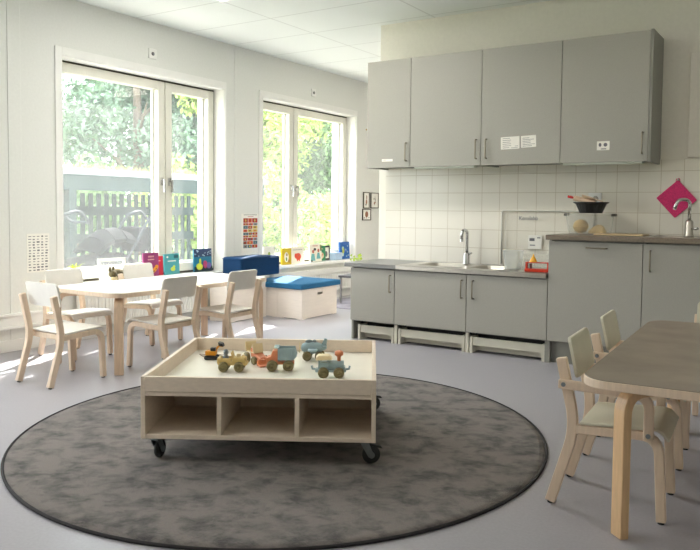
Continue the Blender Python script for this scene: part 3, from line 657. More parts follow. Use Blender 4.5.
# locomotive
t = thing('toy_locomotive', 'blue-grey toy locomotive with cream roof and orange funnel, front right of the tray', 'toy', (-1.825, 2.660, ZT), 34)
wheels(t, (-.028, .04), .02, .024, .018)
b = B(); b.box(-.064, .072, -.022, .022, .024, .038); b.box(-.052, .068, -.021, .021, .038, .05); b.build('chassis', m_tb, t, .004)
b = B(); b.box(-.05, -.004, -.024, .024, .05, .068); b.box(-.05, -.044, -.024, .024, .068, .08); b.box(-.01, -.004, -.024, .024, .068, .08); b.build('cab', m_tb, t, .002)
b = B(); b.cyl((-.004, 0, .056), (.062, 0, .056), .018, 18); b.build('boiler', m_tb, t, .003)
b = B(); b.prism([(-.062, .078), (.0, .08), (.012, .084), (-.002, .098), (-.05, .099), (-.06, .09)], 'y', -.029, .029); part_label(b.build('roof', m_tc, t, .004), 'cream roof')
b = B(); b.lathe([(.008, .07), (.008, .088), (.012, .094), (.019, .098), (.019, .112), (.012, .117), (0, .117)], 16, (.04, 0, 0)); part_label(b.build('chimney', m_to, t), 'orange chimney')
for x in (-.064, .072):
    s = -1 if x < 0 else 1
    b = B(); b.tube([(x, 0, .036), (x+s*.012, 0, .036), (x+s*.016, 0, .05)], .005, 8); b.build('coupling', m_tb, t)
# small excavator
t = thing('toy_excavator', 'small yellow and black toy excavator at the back left of the tray', 'toy', (-2.515, 2.645, ZT), 30)
m_ey = mat('excavator_yellow', (224, 150, 30), .4, noise=.05, scale=40)
for sy in (-1, 1):
    b = B(); b.prism(rrect(-.034, .034, 0, .02, .0099, 4), 'y', sy*.012, sy*.026); part_label(b.build('track', m_black, t, .001), 'black track')
b = B(); b.box(-.03, .022, -.02, .02, .02, .042); b.build('body', m_ey, t, .003)
b = B(); b.box(-.004, .02, -.019, .004, .042, .058); part_label(b.build('cab', m_black, t, .002), 'dark cab')
b = B(); b.sweep(fillet([(.012, .012, .04), (.034, .012, .066), (.05, .012, .062)], .012, 4), (0, 1, 0), .009, .009); b.build('boom', m_ey, t)
b = B(); b.prism([(.034, .066), (.058, .062), (.052, .078), (.03, .084)], 'y', -.008, .028); part_label(b.build('bucket', m_black, t, .002), 'black bucket')
b = B(); b.prism([(-2.645, 2.69), (-2.585, 2.655), (-2.49, 2.70), (-2.535, 2.76)], 'z', ZT+.0003, ZT+.003)
tag(b.build('card', mat('brown_card', (150, 138, 122), .8, noise=.05, scale=30)), 'flat brown card lying beside the small toy excavator', 'card')

# ------------------------------------------------------------------ storage bench and foam
def crate(label, x0, x1, y0, y1, h, hole):
    t = thing('storage_box', label, 'storage box', ((x0+x1)/2, (y0+y1)/2, 0), 0, 'pale wooden storage boxes below the right window'); a, d = (x1-x0)/2, (y1-y0)/2; th = .015
    def side(axis, lo, hi, at0, at1, holes):
        b = B()
        if holes:
            c, hw, zz0, zz1 = 0., .042, h-.068, h-.046
            segs = [(lo, -hw, .006, h), (hw, hi, .006, h), (-hw, hw, .006, zz0), (-hw, hw, zz1, h)]
        else: segs = [(lo, hi, .006, h)]
        for s0, s1, q0, q1 in segs:
            b.box(at0, at1, s0, s1, q0, q1) if axis == 'x' else b.box(s0, s1, at0, at1, q0, q1)
        if axis == 'x': [b.box(at0, at1, u, w2, 0, .006) for u, w2 in ((lo, lo+.07), (hi-.07, hi))]
        else: [b.box(u, w2, at0, at1, 0, .006) for u, w2 in ((lo, lo+.05), (hi-.05, hi))]
        b.build('side_panel', m_box, t)
    side('x', -d, d, a-th, a, 'x' in hole); side('x', -d, d, -a, -a+th, False)
    side('y', -a+th, a-th, -d, -d+th, 'y' in hole); side('y', -a+th, a-th, d-th, d, False)
    b = B(); b.box(-a+th, a-th, -d+th, d-th, .012, .024); b.build('bottom', m_box, t)
    b = B(); b.box(-a+th, a-th, -d+th, d-th, h-.012, h-.001); part_label(b.build('lid', mat('box_inside', (70, 62, 56), .8), t), 'dark inner lid')
    return t
crate('pale storage box under the right end of the blue cushion, handle slot facing the kitchen', -4.42, -4.13, 5.55, 6.13, .285, 'x')
crate('pale storage box left half under the blue cushion, handle slot facing the white table', -4.81, -4.424, 5.55, 6.13, .285, 'y')
b = B(); pr = rrect(-.345, .345, -.335, .335, .02, 4)
b.rings([[(p[0]*k, p[1]*k, z) for p in pr] for k, z in ((.985, .0), (1, .006), (1, .042), (.985, .05), (.93, .053))], 0, smooth=False)
tag(b.build('seat_cushion', m_blue, None, .006), 'flat blue felt cushion lying on the storage boxes', 'cushion').location = (-4.46, 5.855, .286)
t = crate('low pale box under the dark blue foam block, behind the white table', -4.80, -4.55, 5.02, 5.535, .40, '')
t = thing('foam_block', 'dark blue foam block backrest on a box below the wall poster', 'cushion', (-4.672, 5.46, .4005))
b = B(); pr = rrect(-.125, .125, -.285, .285, .025, 4)
b.rings([[(p[0]*k, p[1]*k, z) for p in pr] for k, z in ((.97, 0), (1, .008), (1, .165), (.97, .18), (.85, .184))], 0, smooth=False); b.build('cover', m_navy, t, .006)
b = B(); b.tube([(p[0], p[1], .168) for p in rrect(-.126, .126, -.286, .286, .025, 4)], .0035, 6, loop=True); b.build('seam', m_navy, t)

# stool, small plant and little rug beyond the counter end
t = thing('side_stool', 'small grey stool with metal legs behind the end of the low counter', 'stool', (-4.36, 6.93, .0065))
b = B(); b.prism(rrect(-.19, .19, -.17, .17, .03, 4), 'z', .285, .31); part_label(b.build('top', mat('dark_edge_top', (86, 84, 88), .5, noise=.05), t, .004), 'dark grey top')
for sx in (-1, 1):
    for sy in (-1, 1):
        b = B(); b.cyl((sx*.16, sy*.14, 0), (sx*.16, sy*.14, .286), .014, 12); b.build('leg', mat('grey_leg', (150, 150, 152), .4, metal=.3), t)
t = thing('potted_plant', 'small yellow-green plant just showing above the left end of the low counter', 'plant', (-4.41, 6.93, .3167))
b = B(); b.lathe([(.035, 0), (.045, .08), (.048, .085), (.042, .082), (.036, .01)], 18); b.build('pot', m_trim, t)
m_leafy = mat('yellow_green_leaf', (172, 196, 70), .6, noise=.2, scale=30)
b = B(); random.seed(5)
for k in range(16):
    a = random.uniform(0, 2*pi); r = random.uniform(.02, .07); zz = random.uniform(.16, .225)
    b.tube([(0, 0, .07), (r*.3*cos(a), r*.3*sin(a), zz*.6), (r*cos(a), r*sin(a), zz)], .0022, 5)
    b.prism([(r*cos(a)+x*.018, zz+z*.02) for x, z in ((-1, 0), (-.3, .7), (.9, .9), (.4, -.3))], 'y', r*sin(a)-.001, r*sin(a)+.001)
b.build('foliage', m_leafy, t)
b = B(); b.prism(ell(-4.25, 7.05, .52, .62, 40), 'z', .0005, .006); tag(b.build('small_rug', mat('grey_swirl_rug', (150, 146, 156), .95, noise=.25, scale=6, detail=6), None, .001), 'small mottled grey rug under the stool beyond the counter', 'rug')

# ------------------------------------------------------------------ things on the wall
def facing_x(name, label, cat, y, z, w, h, t_, colors, shapes, group=None, framed=None, rz=0):
    """flat thing on the window wall: sheet/frame and a printed picture"""
    t = thing(name, label, cat, (XW, y, z), rz, group)
    if framed:
        fr = .011; b = B(); b.box(.0, t_, -w/2, -w/2+fr, -h/2, h/2); b.box(0, t_, w/2-fr, w/2, -h/2, h/2); b.box(0, t_, -w/2+fr, w/2-fr, -h/2, -h/2+fr); b.box(0, t_, -w/2+fr, w/2-fr, h/2-fr, h/2); part_label(b.build('frame', framed, t, .001), 'thin dark frame')
        b = B(); b.box(0.001, t_*.5, -w/2+fr, w/2-fr, -h/2+fr, h/2-fr); b.build('sheet', m_paper, t); x0 = t_*.5
    else:
        b = B(); b.box(0, t_, -w/2, w/2, -h/2, h/2); b.build('sheet', m_paper, t); x0 = t_
    b = B()
    for mi, poly in shapes: b.prism([(p[0]*w/2, p[1]*h/2) for p in poly], 'x', x0, x0+(.0006 if len(poly) < 9 else .0010), mi)
    b.build('print', colors, t)
random.seed(11)
sh = []
for r in range(13):
    for c in range(5):
        cy = .86-r*.145; cx = -.74+c*.37; k = random.random()
        sh.append((0, rect(cx-.08-.06*random.random(), cx+.05+.08*random.random(), cy-.018-.02*(k > .6), cy+.018+.02*(k > .75))))
facing_x('letter_chart', 'white chart of small black symbols in rows left of the left window', 'poster', 3.318, .70, .185, .285, .003, [m_ink], sh)
pc = [mat('print_orange', (204, 96, 52), .7), mat('print_red', (166, 52, 42), .7), mat('print_teal', (70, 104, 110), .7), mat('print_yellow', (204, 176, 92), .7), mat('print_grey', (130, 138, 140), .7), mat('print_brown', (112, 84, 64), .7), m_ink]
sh = [(6, rect(-.75+.11*i, -.68+.11*i, .93, .965)) for i in range(14)]+[(1, rect(-.3, .35, .85, .87))]
rows = [(.56, .78), (.43, .54), (.26, .41), (.10, .24), (-.04, .08), (-.16, -.06), (-.32, -.18), (-.50, -.34), (-.68, -.52)]
for i, (lo, hi) in enumerate(rows):
    xs = [-.82, -.82+random.uniform(.42, .6), -.82+random.uniform(1.0, 1.2), .84]
    for j in range(3):
        mi = random.choice([0, 1, 2, 3, 4, 5, 0, 1]); a0, a1 = xs[j]+.02, xs[j+1]-.02
        sh.append((mi, rect(a0, a1, lo, hi)))
        cx, cy = (a0+a1)/2, (lo+hi)/2
        sh.append(((mi+random.choice([1, 2, 3])) % 6, ell(cx, cy, .09, (hi-lo)*.3, 10)))
facing_x('picture_poster', 'tall poster of small coloured pictures between the two windows', 'poster', 5.70, .785, .265, .41, .003, pc, sh)
m_bfr = mat('dark_picture_frame', (84, 78, 68), .5, noise=.1, scale=20)
brn = [mat('botanical_brown', (150, 102, 74), .7), mat('botanical_grey', (128, 120, 106), .7)]
facing_x('framed_picture', 'tall narrow framed botanical print, upper left of three', 'picture', 7.91, 1.16, .145, .205, .014, brn, [(0, ell(.05, -.2, .22, .3)), (1, rect(-.0, .1, -.5, .65)), (1, ell(-.1, -.55, .2, .1)), (0, ell(.15, .35, .12, .22))], 'framed prints beside the right window', m_bfr)
facing_x('framed_picture', 'framed botanical print with a slim twig, upper right of three', 'picture', 8.11, 1.16, .19, .2, .014, brn, [(1, [(-.05, -.6), (.05, -.6), (.3, .1), (.1, .6), (.05, .6), (.15, .1)]), (0, ell(.05, -.3, .25, .12, 12, .5)), (1, ell(-.15, .2, .1, .14))], 'framed prints beside the right window', m_bfr)
facing_x('framed_picture', 'lower square framed print of a brown leaf', 'picture', 7.922, .98, .2, .145, .014, brn, [(0, ell(0, .05, .36, .52)), (0, rect(-.04, .04, -.7, -.3)), (1, ell(-.5, -.55, .12, .1)), (1, ell(.55, -.5, .1, .1))], 'framed prints beside the right window', m_bfr)
for y, z, s in ((4.42, 2.352, 'left'), (6.765, 2.342, 'right')):
    t = thing('wall_socket', 'small white wall outlet above the '+s+' window', 'socket', (XW, y, z))
    b = B(); b.box(0, .012, -.043, .043, -.043, .043); b.build('plate', m_trim, t, .004)
    b = B(); b.lathe([(0, 0), (.016, 0), (.016, .003), (0, .003)], 16, (.0122, 0, 0), 0, M.Rotation(R(90), 3, 'Y')); part_label(b.build('outlet', mat('outlet_dark', (110, 110, 108), .5), t), 'grey round outlet')
t = thing('wall_hook', 'tiny brass hook on the wall right of the right window', 'hook', (XW, 7.9, 2.04))
b = B(); b.cyl((0, 0, 0), (.006, 0, 0), .010, 10); b.tube([(.006, 0, 0), (.02, 0, -.004), (.022, 0, .008)], .003, 6); b.build('peg', mat('brass', (190, 160, 90), .3, metal=1.), t)

# ------------------------------------------------------------------ sill things
def book(label, y, w, h, cover, shapes, colors, xoff=0., rz=0., lean=2.5, z=ZS, t_=.014, group='picture books on the window sills', xb=-.09):
    t = thing('picture_book', label, 'book', (XW+xb+xoff, y, z+.001), rz, group); t.rotation_euler = (0, R(-lean), R(rz))
    b = B(); b.box(0, .002, -w/2, w/2, 0, h); b.box(t_-.002, t_, -w/2, w/2, 0, h); b.box(.002, t_-.002, -w/2, -w/2+.002, 0, h); c = b.build('cover', cover, t)
    b = B(); b.box(.002, t_-.002, -w/2+.002, w/2-.003, .003, h-.003); part_label(b.build('pages', m_paper, t), 'white page block')
    by = {}
    for k, (mi, poly) in enumerate(shapes): by.setdefault(k, []).append((mi, poly))
    b = B()
    for k, (mi, poly) in enumerate(shapes): b.prism([(p[0]*w/2, (p[1]+1)*h/2) for p in poly], 'x', t_, t_+.0004+.0003*k, mi)
    b.build('cover_picture', colors, c)
    return t
def title(y, n, hh, mi, x0=-.6, dx=.16):
    return [(mi, rect(x0+i*dx, x0+i*dx+dx*.62, y-hh, y+hh)) for i in range(n)]
mk = lambda nm, c: mat(nm, c, .45)
book('purple picture book with an orange animal standing on the left sill', 4.475, .175, .205, mk('cover_purple', (142, 52, 108)), title(.68, 6, .07, 1, -.35, .13)+title(.42, 6, .05, 1, -.4, .14)+[(0, ell(.45, -.45, .5, .18, 14, .6)), (0, ell(.7, -.2, .2, .14)), (2, ell(.3, -.6, .12, .06, 10, .6)), (2, ell(.6, -.4, .1, .05, 10, .6))], [mk('cover_amber', (226, 152, 40)), mk('cover_peach', (224, 176, 170)), mk('cover_darkbrown', (92, 60, 30))])
book('turquoise picture book with a yellow figure on the left sill', 4.72, .2, .185, mk('cover_turquoise', (72, 156, 164)), title(.3, 8, .06, 0, -.55, .14)+[(1, ell(.1, -.5, .3, .2)), (1, ell(.25, -.25, .16, .1)), (0, ell(-.6, .7, .1, .1)), (2, rect(.3, .85, .55, .85))], [m_paper, mk('cover_lime', (196, 206, 70)), mk('cover_deepteal', (34, 90, 100))], rz=6, lean=3)
book('red book edge showing left of the turquoise book', 4.60, .06, .17, mk('cover_red', (196, 44, 62)), title(.5, 2, .04, 0, -.3, .3), [m_paper], xoff=-.022, rz=-35, lean=3, t_=.012)
random.seed(21)
book('navy and teal picture book with speckled top at the right of the left sill', 5.115, .235, .215, mk('cover_bluegreen', (28, 118, 150)), [(0, rect(-1, 1, .3, 1))]+[(1, ell(random.uniform(-.9, .9), random.uniform(.35, .92), .06, .05, 8)) for i in range(16)]+[(4, rect(-1, 1, -1, -.55)), (2, ell(-.45, -.55, .35, .3)), (2, ell(-.35, -.1, .1, .25)), (3, ell(.2, -.4, .22, .35)), (5, ell(.6, -.5, .25, .28))], [mk('cover_night', (38, 58, 96)), mk('cover_sky', (170, 196, 214)), MATS['cover_lime'], mk('cover_rose', (176, 70, 110)), mk('cover_dark', (30, 52, 60)), mk('cover_violet', (120, 100, 170))])
gp = mk('cover_white', (236, 232, 218))
book('pale square book with a green pear picture at the left of the right sill', 6.03, .19, .205, gp, [(0, ell(0, -.25, .38, .3)), (0, ell(0, .15, .22, .3)), (1, ell(.05, -.5, .45, .18)), (2, rect(-.98, .98, -.97, -.75))], [mk('cover_pear', (150, 170, 70)), mk('cover_rust', (170, 80, 60)), mk('cover_palegreen', (190, 206, 180))], xb=-.03)
book('yellow picture book with a white figure, second on the right sill', 6.325, .135, .175, mk('cover_yellow', (206, 178, 40)), [(0, ell(0, -.1, .45, .62)), (1, ell(.1, .2, .16, .2)), (2, ell(.0, -.35, .14, .25)), (1, ell(.5, -.6, .2, .2))], [gp, mk('cover_ochre', (170, 130, 60)), mk('cover_green', (90, 140, 80))], rz=-14, xb=-.03)
book('white picture book with a round red creature on the right sill', 6.54, .26, .185, gp, title(.62, 9, .03, 1, -.7, .16)+[(0, ell(.05, -.2, .4, .42)), (0, ell(-.3, -.1, .2, .3)), (0, rect(-.15, -.05, -.75, -.4)), (0, rect(.15, .25, -.75, -.4)), (1, ell(.1, -.05, .06, .06))], [mk('cover_coral', (214, 74, 44)), m_ink], rz=4, xb=-.04, lean=3)
book('light picture book with two figures in turquoise dress on the right sill', 6.895, .215, .2, gp, title(.8, 5, .06, 1, -.5, .18)+[(0, [(-.9, -.9), (-.1, -.9), (-.25, -.1), (-.7, -.1)]), (0, [(.1, -.7), (.8, -.7), (.6, -.0), (.3, -.0)]), (1, ell(-.45, .15, .18, .2)), (2, ell(-.15, .4, .2, .16)), (1, ell(.45, .25, .16, .2)), (2, rect(-.8, -.6, -1, -.8)), (3, rect(.75, .97, .2, .95))], [mk('cover_aqua', (110, 176, 180)), mk('cover_skin', (186, 110, 90)), mk('cover_char', (60, 54, 56)), mk('cover_olive', (110, 120, 60))], xb=-.05, rz=-3)
book('green picture book with a pale animal on the right sill', 7.04, .17, .17, mk('cover_leafgreen', (36, 128, 86)), [(0, ell(.0, -.3, .6, .45)), (1, ell(-.1, -.3, .25, .25)), (1, ell(.3, -.15, .14, .14))]+title(.62, 6, .06, 0, -.4, .14), [mk('cover_buff', (222, 204, 168)), mk('cover_pinkish', (204, 140, 110))], xb=-.075)
book('black-bordered picture book leaning behind the green one', 7.165, .16, .17, mk('cover_black', (40, 40, 42)), [(0, rect(-.65, .7, -.75, .75)), (1, ell(.1, -.15, .3, .4)), (1, ell(-.2, .3, .16, .2))], [gp, mk('cover_grey', (110, 108, 106))], xb=-.10, rz=-6)
book('blue picture book with white dots at the right end of the sill', 7.515, .215, .205, mk('cover_blue', (24, 98, 176)), [(0, ell(-.35, .2, .22, .28)), (1, ell(-.3, -.05, .2, .4)), (0, ell(-.4, -.5, .2, .2)), (2, ell(.25, -.05, .3, .1))]+[(0, ell(x, y, .08, .08, 10)) for x, y in ((.6, .5), (.55, -.2), (.2, .1), (.7, -.6), (-.75, -.75), (.35, -.7))]+title(.75, 5, .05, 2, -.35, .15), [mk('cover_ice', (190, 214, 214)), MATS['cover_lime'], mk('cover_cobalt', (90, 130, 200))], xb=-.06)
b = B(); b.box(-.06, .06, -.075, .075, 0, .085); tag(b.build('small_box', mat('pale_blue_box', (176, 200, 226), .6, noise=.03), None, .003), 'small pale blue box beside the blue book on the right sill', 'box').location = (XW-.06, 7.31, ZS+.001)
# photo frame, soft toy, plant on the left sill
t = thing('photo_frame', 'empty white landscape frame leaning on the left window', 'frame', (XW-.075, 4.06, ZS+.001)); t.rotation_euler = (0, R(-8), 0)
b = B(); b.box(0, .014, -.14, .14, 0, .025); b.box(0, .014, -.14, .14, .155, .18); b.box(0, .014, -.14, -.112, .025, .155); b.box(0, .014, .112, .14, .025, .155); b.build('frame', m_white, t, .002)
b = B(); b.box(.004, .007, -.112, .112, .025, .155); b.build('pane', m_acryl, t)
t = thing('soft_toy', 'small olive and cream soft toy animal lying on the left sill', 'soft toy', (XW+.005, 4.03, ZS), 8)
m_pl1 = mat('olive_plush', (86, 78, 54), 1., noise=.35, scale=60, bump=1.); m_pl2 = mat('cream_plush', (206, 190, 150), 1., noise=.15, scale=60, bump=1.)
b = B(); b.ball((0, .01, .052), .05, (.8, 1.25, .95)); b.ball((.0, .055, .05), .036); b.build('body', m_pl1, t)
b = B(); b.ball((.012, -.055, .06), .034, (1, 1, .95)); b.ball((.035, -.06, .052), .016); b.build('head', m_pl1, t)
b = B(); b.ball((.02, -.05, .024), .024, (1, 1.4, .9)); b.ball((.03, .04, .02), .02, (1.3, 1, .9)); b.ball((.01, .085, .085), .018); b.build('paws', m_pl2, t)
b = B(); b.ball((0, -.075, .098), .014, (.6, 1, 1.6)); b.ball((0, -.038, .1), .014, (.6, 1, 1.6)); b.build('ears', m_pl1, t)
t = thing('potted_plant', 'bright yellow-green plant on the left sill behind the chair', 'plant', (XW-.02, 3.645, ZS))
b = B(); b.lathe([(.032, 0), (.045, .07), (.047, .075), (.04, .072), (.034, .01)], 18); b.build('pot', m_trim, t)
b = B(); random.seed(9)
m_lime = mat('lime_leaf', (186, 206, 20), .6, noise=.2, scale=20)
for k in range(46):
    a = random.uniform(0, 2*pi); r = random.uniform(.02, .085); zz = random.uniform(.09, .17)
    p0 = V((0, 0, .065)); p2 = V((r*cos(a), r*sin(a), zz)); p1 = p0.lerp(p2, .5)+V((0, 0, .03)); sd = V((-sin(a), cos(a), 0))*.007
    vs = [b.bm.verts.new(q) for q in (p0-sd*.3, p1-sd, p2, p1+sd, p0+sd*.3)]; b._f(vs, 0)
b.build('foliage', m_lime, t)

# ------------------------------------------------------------------ ceiling lights: real above the white table, the others added as fill
m_lamp = emit('lamp_diffuser', (1., .97, .91), 6.0); m_fillw = emit('warm_fill_diffuser', (1., .91, .78), 12.); m_filld = emit('dim_fill_diffuser', (1., .91, .78), .9)  # warm and dim diffusers serve only the added fill lights
k = 0
for x, y, s in ((-3.95, 3.665, 'above the white table'), (-3.95, .12, 'added as fill behind the viewer on the window side'), (-1.59, 3.665, 'added as fill above the round rug'), (-1.59, .12, 'added as fill over the viewer'), (.77, 3.665, 'added as fill above the grey table'), (.77, .12, 'added as fill behind the viewer on the right'), (-2.77, 6.615, 'added as hidden fill behind the kitchen partition')):
    t = thing('ceiling_light', 'flush rectangular ceiling light '+s, 'light', (x+.59, y+.295, CZ), 0, 'flush ceiling lights')
    b = B(); b.box(-.58, .58, -.285, -.265, -.012, 0); b.box(-.58, .58, .265, .285, -.012, 0); b.box(-.58, -.56, -.265, .265, -.012, 0); b.box(.56, .58, -.265, .265, -.012, 0); b.build('frame', m_trim, t, .002)
    b = B(); b.box(-.56, .56, -.265, .265, -.008, -.001); part_label(b.build('diffuser', m_fillw if y > 6 else m_lamp if x < -2 else m_filld, t), 'lit diffuser')

# ------------------------------------------------------------------ outdoors
m_grass = mat('lawn', (96, 116, 58), .9, noise=.3, scale=3, detail=8)
m_fence = mat('dark_green_boards', (40, 54, 53), .7, spec=.12, noise=.12, scale=5, stretch=(4, 4, .6))
m_gravel = mat('pale_path', (206, 204, 194), .9, noise=.12, scale=30)
b = B(); b.box(-70, -5.26, -30, 70, -.25, -.12); struct(b.build('ground', m_grass), 'green lawn outside the windows', 'lawn')
b = B(); b.prism([(-5.3, 9.2), (-16, 19.5), (-17, 22), (-5.3, 11.4)], 'z', -.12, -.10); struct(b.build('path', m_gravel), 'pale gravel path outside the right window', 'path')
b = B(); b.box(-7.3, -5.27, -6, 9.0, -.125, -.10); struct(b.build('terrace', mat('bounce_paving', (196, 192, 184), .85, noise=.08, scale=14)), 'pale paved strip added unseen below the windows to reflect sunlight indoors', 'paving')  # unseen bright surface, added to throw sunlight up onto the ceiling
# shelter with a planted roof and slatted back
t = thing('bike_shelter', 'dark green slatted shelter with planted roof outside the left window', 'shelter', (-8.4, 5.5, -.16))
ya, yb = -3.2, 3.5
b = B(); b.hexa([(-1.1, ya, 1.62), (.95, ya, 1.53), (.95, yb, 1.53), (-1.1, yb, 1.62), (-1.1, ya, 1.72), (.95, ya, 1.63), (.95, yb, 1.63), (-1.1, yb, 1.72)]); b.build('roof', m_fence, t)
b = B(); b.box(.95, .975, ya, yb, 1.585, 1.66); part_label(b.build('fascia', mat('pale_metal_edge', (120, 128, 130), .5, spec=.2), t), 'pale roof edge')
b = B(); b.box(.9, .95, ya, yb, 1.40, 1.53); b.build('front_beam', m_fence, t)
for y in (-2.9, -1.45, .0, 1.3, 2.4, 3.4):
    b = B(); b.box(.86, .96, y-.05, y+.05, 0, 1.42); b.build('post', m_fence, t)
for z in (.12, .68, 1.08):
    b = B(); b.box(-.62, -.58, ya, yb, z, z+.13); b.build('rail', m_fence, t)
y = ya+.02; sl = []
while y < yb-.05 and len(sl) < 60:
    b = B(); b.box(-.64, -.62, y, y+.07, 0.02, 1.40); b.build('slat', m_fence, t); sl.append(1); y += .14
random.seed(4); b = B()
for k in range(2600):
    x = random.uniform(-1.05, .9); yy = random.uniform(ya, yb); zz = 1.63+(.95-x)*.044; h = random.uniform(.03, .13); a = random.uniform(0, pi); w = .008
    d = V((cos(a), sin(a), 0))*w; tp = V((random.uniform(-.04, .04), random.uniform(-.04, .04), h)); p0 = V((x, yy, zz))
    b._f([b.bm.verts.new(q) for q in (p0-d, p0+d, p0+tp)], 0)
o = b.build('roof_grass', mat('sedum', (150, 158, 92), .9, noise=.3, scale=12), t); o['kind'] = 'stuff'; part_label(o, 'yellowish grass growing on the roof')
# strollers
m_cloth = mat('dark_stroller_cloth', (15, 18, 22), .9, spec=.05, noise=.15, scale=30); m_tubem = mat('grey_tube', (40, 46, 52), .6, spec=.08)
def make_stroller(label):
    t = thing('stroller', label, 'stroller', (-6.7, 5.42, -.12), 90, 'strollers outside the left window')
    for s in (-1, 1):
        b = B(); b.tube(fillet([(-.35, s*.2, .25), (.1, s*.2, .62), (.42, s*.2, 1.08), (.58, s*.2, 1.12)], .08), .014, 8); b.build('frame_tube', m_tubem, t)
    b = B(); b.tube(fillet([(.40, -.2, 1.06), (.62, -.2, 1.13), (.74, -.2, 1.0), (.74, .2, 1.0), (.62, .2, 1.13), (.40, .2, 1.06)], .06), .015, 8); b.build('handlebar', m_tubem, t)
    b = B(); b.tube(fillet([(.3, -.2, .3), (.02, -.2, .62), (-.3, -.2, .30)], .05), .012, 8); b.tube(fillet([(.3, .2, .3), (.02, .2, .62), (-.3, .2, .30)], .05), .012, 8); b.build('chassis', m_tubem, t)
    C14 = [(cos(a), sin(a)) for a in [2*pi*i/14 for i in range(14)]]
    b = B(); b.rings([[(x, y*.2, z0+(z1-z0)*.5*(1+zz)) for y, zz in C14] for x, z0, z1 in ((-.56, .50, .56), (-.5, .42, .62), (-.2, .38, .66), (.12, .40, .66), (.2, .46, .62))], 0); b.build('carrycot', m_cloth, t)
    b = B()
    for k in range(5):                               # folded hood of arched segments
        a0, a1 = R(20+k*26), R(44+k*26)
        b.rings([[(.02-.36*cos(a)*1.02, .215*u, .58+.36*sin(a)*math.sqrt(max(0, 1-u*u*.55))) for u in [-1+i/6 for i in range(13)]]+[(.02-.3*cos(a), .2*u, .58+.3*sin(a)*math.sqrt(max(0, 1-u*u*.55))) for u in [1-i/6 for i in range(13)]] for a in (a0, a1)], 0, smooth=False)
    b.build('hood', m_cloth, t)
    b = B(); b.box(.28, .46, -.16, .16, .66, .94, T=M.Translation((0, 0, 0))); b.build('hanging_bag', m_cloth, t, .03)
    b = B(); b.prism(rrect(-.34, .3, -.18, .18, .05, 3), 'z', .2, .24); b.build('basket', m_cloth, t)
    for x in (-.32, .34):
        for s in (-1, 1):
            b = B(); q = M.Rotation(R(90), 3, 'X'); b.lathe([(.0, -.012), (.03, -.016), (.12, -.006), (.14, -.018), (.152, -.01), (.152, .01), (.14, .018), (.12, .006), (.03, .016), (0, .012)], 24, (x, s*.25, .152), 0, q); b.build('wheel', m_rubber, t)
    return t
st = make_stroller('dark stroller with a tube handlebar outside the left window, in the middle of the pane')
dup(st, 'dark stroller outside cut off by the left edge of the left window', (-6.75, 4.27, -.12), 82)
# trees and bushes
def leaves(b, c, rad, n, size, squash=1.):
    for k in range(n):
        d = V((random.gauss(0, 1), random.gauss(0, 1), random.gauss(0, 1))).normalized()*(random.random()**.45)
        p = V(c)+V((d.x*rad[0], d.y*rad[1], d.z*rad[2])); s = size*random.uniform(.6, 1.3)
        u = V((random.gauss(0, 1), random.gauss(0, 1), random.gauss(0, 1))).normalized(); w = u.orthogonal().normalized()*.45
        b._f([b.bm.verts.new(q) for q in (p-u*s, p+w*s, p+u*s, p-w*s)], random.choice([0, 0, 1, 2]))
def leafset(nm, c):
    out = []
    for k, f_ in enumerate((1., .88, 1.12)):
        out.append(mat(nm+str(k), tuple(min(255, x*f_) for x in c), .7, noise=.15, scale=3))
    return out
ls1 = leafset('leaf_mid', (96, 124, 74)); ls2 = leafset('leaf_light', (138, 158, 74)); ls3 = leafset('leaf_blue', (86, 108, 84)); m_bark = mat('bark', (96, 84, 70), .9, noise=.3, scale=12, stretch=(1, 1, .2))
def tree(label, x, y, h, r, ls, n, size=.085, group='trees beyond the shelter'):
    t = thing('tree', label, 'tree', (x, y, -.12), 0, group)
    b = B(); b.tube([(0, 0, -.05), (.05, .03, h*.3), (-.04, .06, h*.6), (0, 0, h*.85)], [.16, .13, .08, .03], 8)
    for k in range(6):
        a = k*1.1+x; z = h*(.25+.1*k); b.tube([(0, 0, z), (r*.35*cos(a), r*.35*sin(a), z+h*.08), (r*.7*cos(a), r*.7*sin(a), z+h*.14)], [.05, .035, .012], 6)
    b.build('trunk', m_bark, t)
    b = B(); k = 0
    for c in range(22):
        zz = random.uniform(.12, .95); rr = r*(1-.55*zz)*random.uniform(.35, 1.); a = random.uniform(0, 2*pi); s = r*random.uniform(.3, .5)
        leaves(b, (rr*cos(a), rr*sin(a), h*zz), (s, s, s*.8), n//22, size)
    b.build('foliage', ls, t)
random.seed(12)
G = 'trees beyond the shelter'
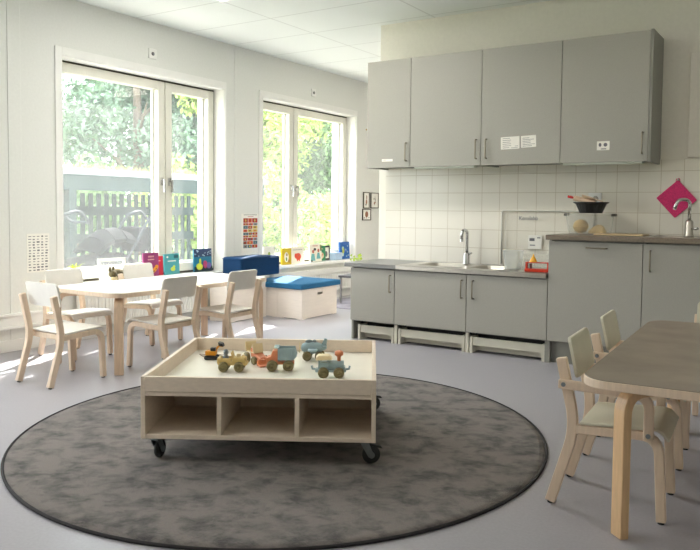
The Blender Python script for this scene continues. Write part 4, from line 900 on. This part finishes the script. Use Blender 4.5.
for label, x, y, h, r, ls, n in (
    ('grey-green tree seen at the left of the left window', -14.2, 12.3, 7.2, 1.9, ls3, 13000),
    ('dense blue-green tree in the middle of the left window', -14.6, 14.6, 8.5, 2.1, ls3, 16250),
    ('yellow-green tree at the right of the wide left pane', -12.4, 13.9, 7.5, 1.7, ls2, 13000),
    ('light green tree filling the narrow pane of the left window', -13.2, 16.0, 8.0, 1.9, ls2, 13000),
    ('tall tree seen at the left edge of the right window', -12.2, 18.8, 8.0, 1.9, ls1, 13000),
    ('mid green tree seen left of centre in the right window', -14.5, 20.6, 9.0, 2.3, ls1, 15000),
    ('tree with pale leaves seen at the right of the right window', -11.3, 19.8, 8., 1.9, ls2, 13000),
    ('broad dark tree far behind the shelter at the left', -20.5, 17.0, 10.5, 3.0, ls3, 15000),
    ('broad tree far behind the narrow pane of the left window', -20.0, 21.5, 10.5, 3.0, ls1, 15000),
    ('far tall tree behind the middle of the left window', -23.0, 24.5, 11.5, 3.4, ls3, 15000),
    ('far tree seen high in the right window', -19.5, 29.0, 11.5, 3.2, ls1, 15000),
    ('blue-green tree behind the others in the right window', -14.0, 24.5, 9.0, 2.6, ls3, 13000)):
    tree(label, x, y, h, r, ls, n)
# hedge mass behind everything, so no bare horizon shows low down
def bush(label, x, y, h, r, ls, n):
    t = thing('bush', label, 'bush', (x, y, -.12), 0, 'bushes outside the windows')
    b = B()
    for k in range(7): a = k*.9; b.tube([(0, 0, -.03), (r*.3*cos(a), r*.3*sin(a), h*.4), (r*.5*cos(a), r*.5*sin(a), h*.75)], [.02, .014, .006], 5)
    b.build('stem', m_bark, t)
    b = B()
    for c in range(9):
        a = random.uniform(0, 2*pi); rr = r*random.uniform(0, .7); leaves(b, (rr*cos(a), rr*sin(a), h*random.uniform(.3, .8)), (r*.5, r*.5, h*.28), n//9, .07)
    b.build('foliage', ls, t)
for label, x, y, h, r, ls, n in (
    ('pale flowering bush low in the right pane of the right window', -8.2, 12.0, 1.5, .8, ls2, 2600),
    ('bright low bush beside the path in the right window', -7.0, 9.9, 1.0, .55, ls2, 1800),
    ('green bush low in the left pane of the right window', -11.4, 14.4, 1.7, 1.0, ls1, 2600),
    ('green bush behind the shelter at its left end', -11.2, 8.6, 2.0, 1.1, ls1, 2400),
    ('light bush behind the middle of the shelter', -11.0, 10.6, 2.1, 1.1, ls2, 2400),
    ('light bush behind the right end of the shelter', -10.6, 12.4, 2.0, 1.0, ls2, 2400)):
    bush(label, x, y, h, r, ls, n)

# ------------------------------------------------------------------ light
wd = bpy.data.worlds.new('sky'); S.world = wd; wd.use_nodes = True
bg = wd.node_tree.nodes['Background']
bg.inputs['Color'].default_value = (.90, .96, 1.0, 1); bg.inputs['Strength'].default_value = 3.6
sun = bpy.data.lights.new('sun', 'SUN'); so = bpy.data.objects.new('sun', sun); COL.objects.link(so)
sun.energy = 11.; sun.angle = R(.6); sun.color = (1., .95, .86)
sd = V((.41*.8, -.912*.8, -.60)); so.rotation_euler = sd.to_track_quat('-Z', 'Y').to_euler(); so.location = (-12, 20, 14)
for i, (y0, y1) in enumerate(W):                       # sampling portals in the window openings
    l = bpy.data.lights.new('window_portal', 'AREA'); l.shape = 'RECTANGLE'; l.size = ZH-ZS; l.size_y = y1-y0; l.cycles.is_portal = True
    o = bpy.data.objects.new('window_portal', l); COL.objects.link(o); o.location = (-5.27, (y0+y1)/2, (ZS+ZH)/2); o.rotation_euler = (0, R(-90), 0)

S.view_settings.view_transform = 'Standard'; S.view_settings.look = 'None'; S.view_settings.exposure = 1.62; S.view_settings.gamma = 1; S.view_settings.use_curve_mapping = False
S.cycles.max_bounces = 10; S.cycles.diffuse_bounces = 6; S.cycles.transparent_max_bounces = 24; S.cycles.sample_clamp_indirect = 8; S.cycles.caustics_reflective = False; S.cycles.caustics_refractive = False
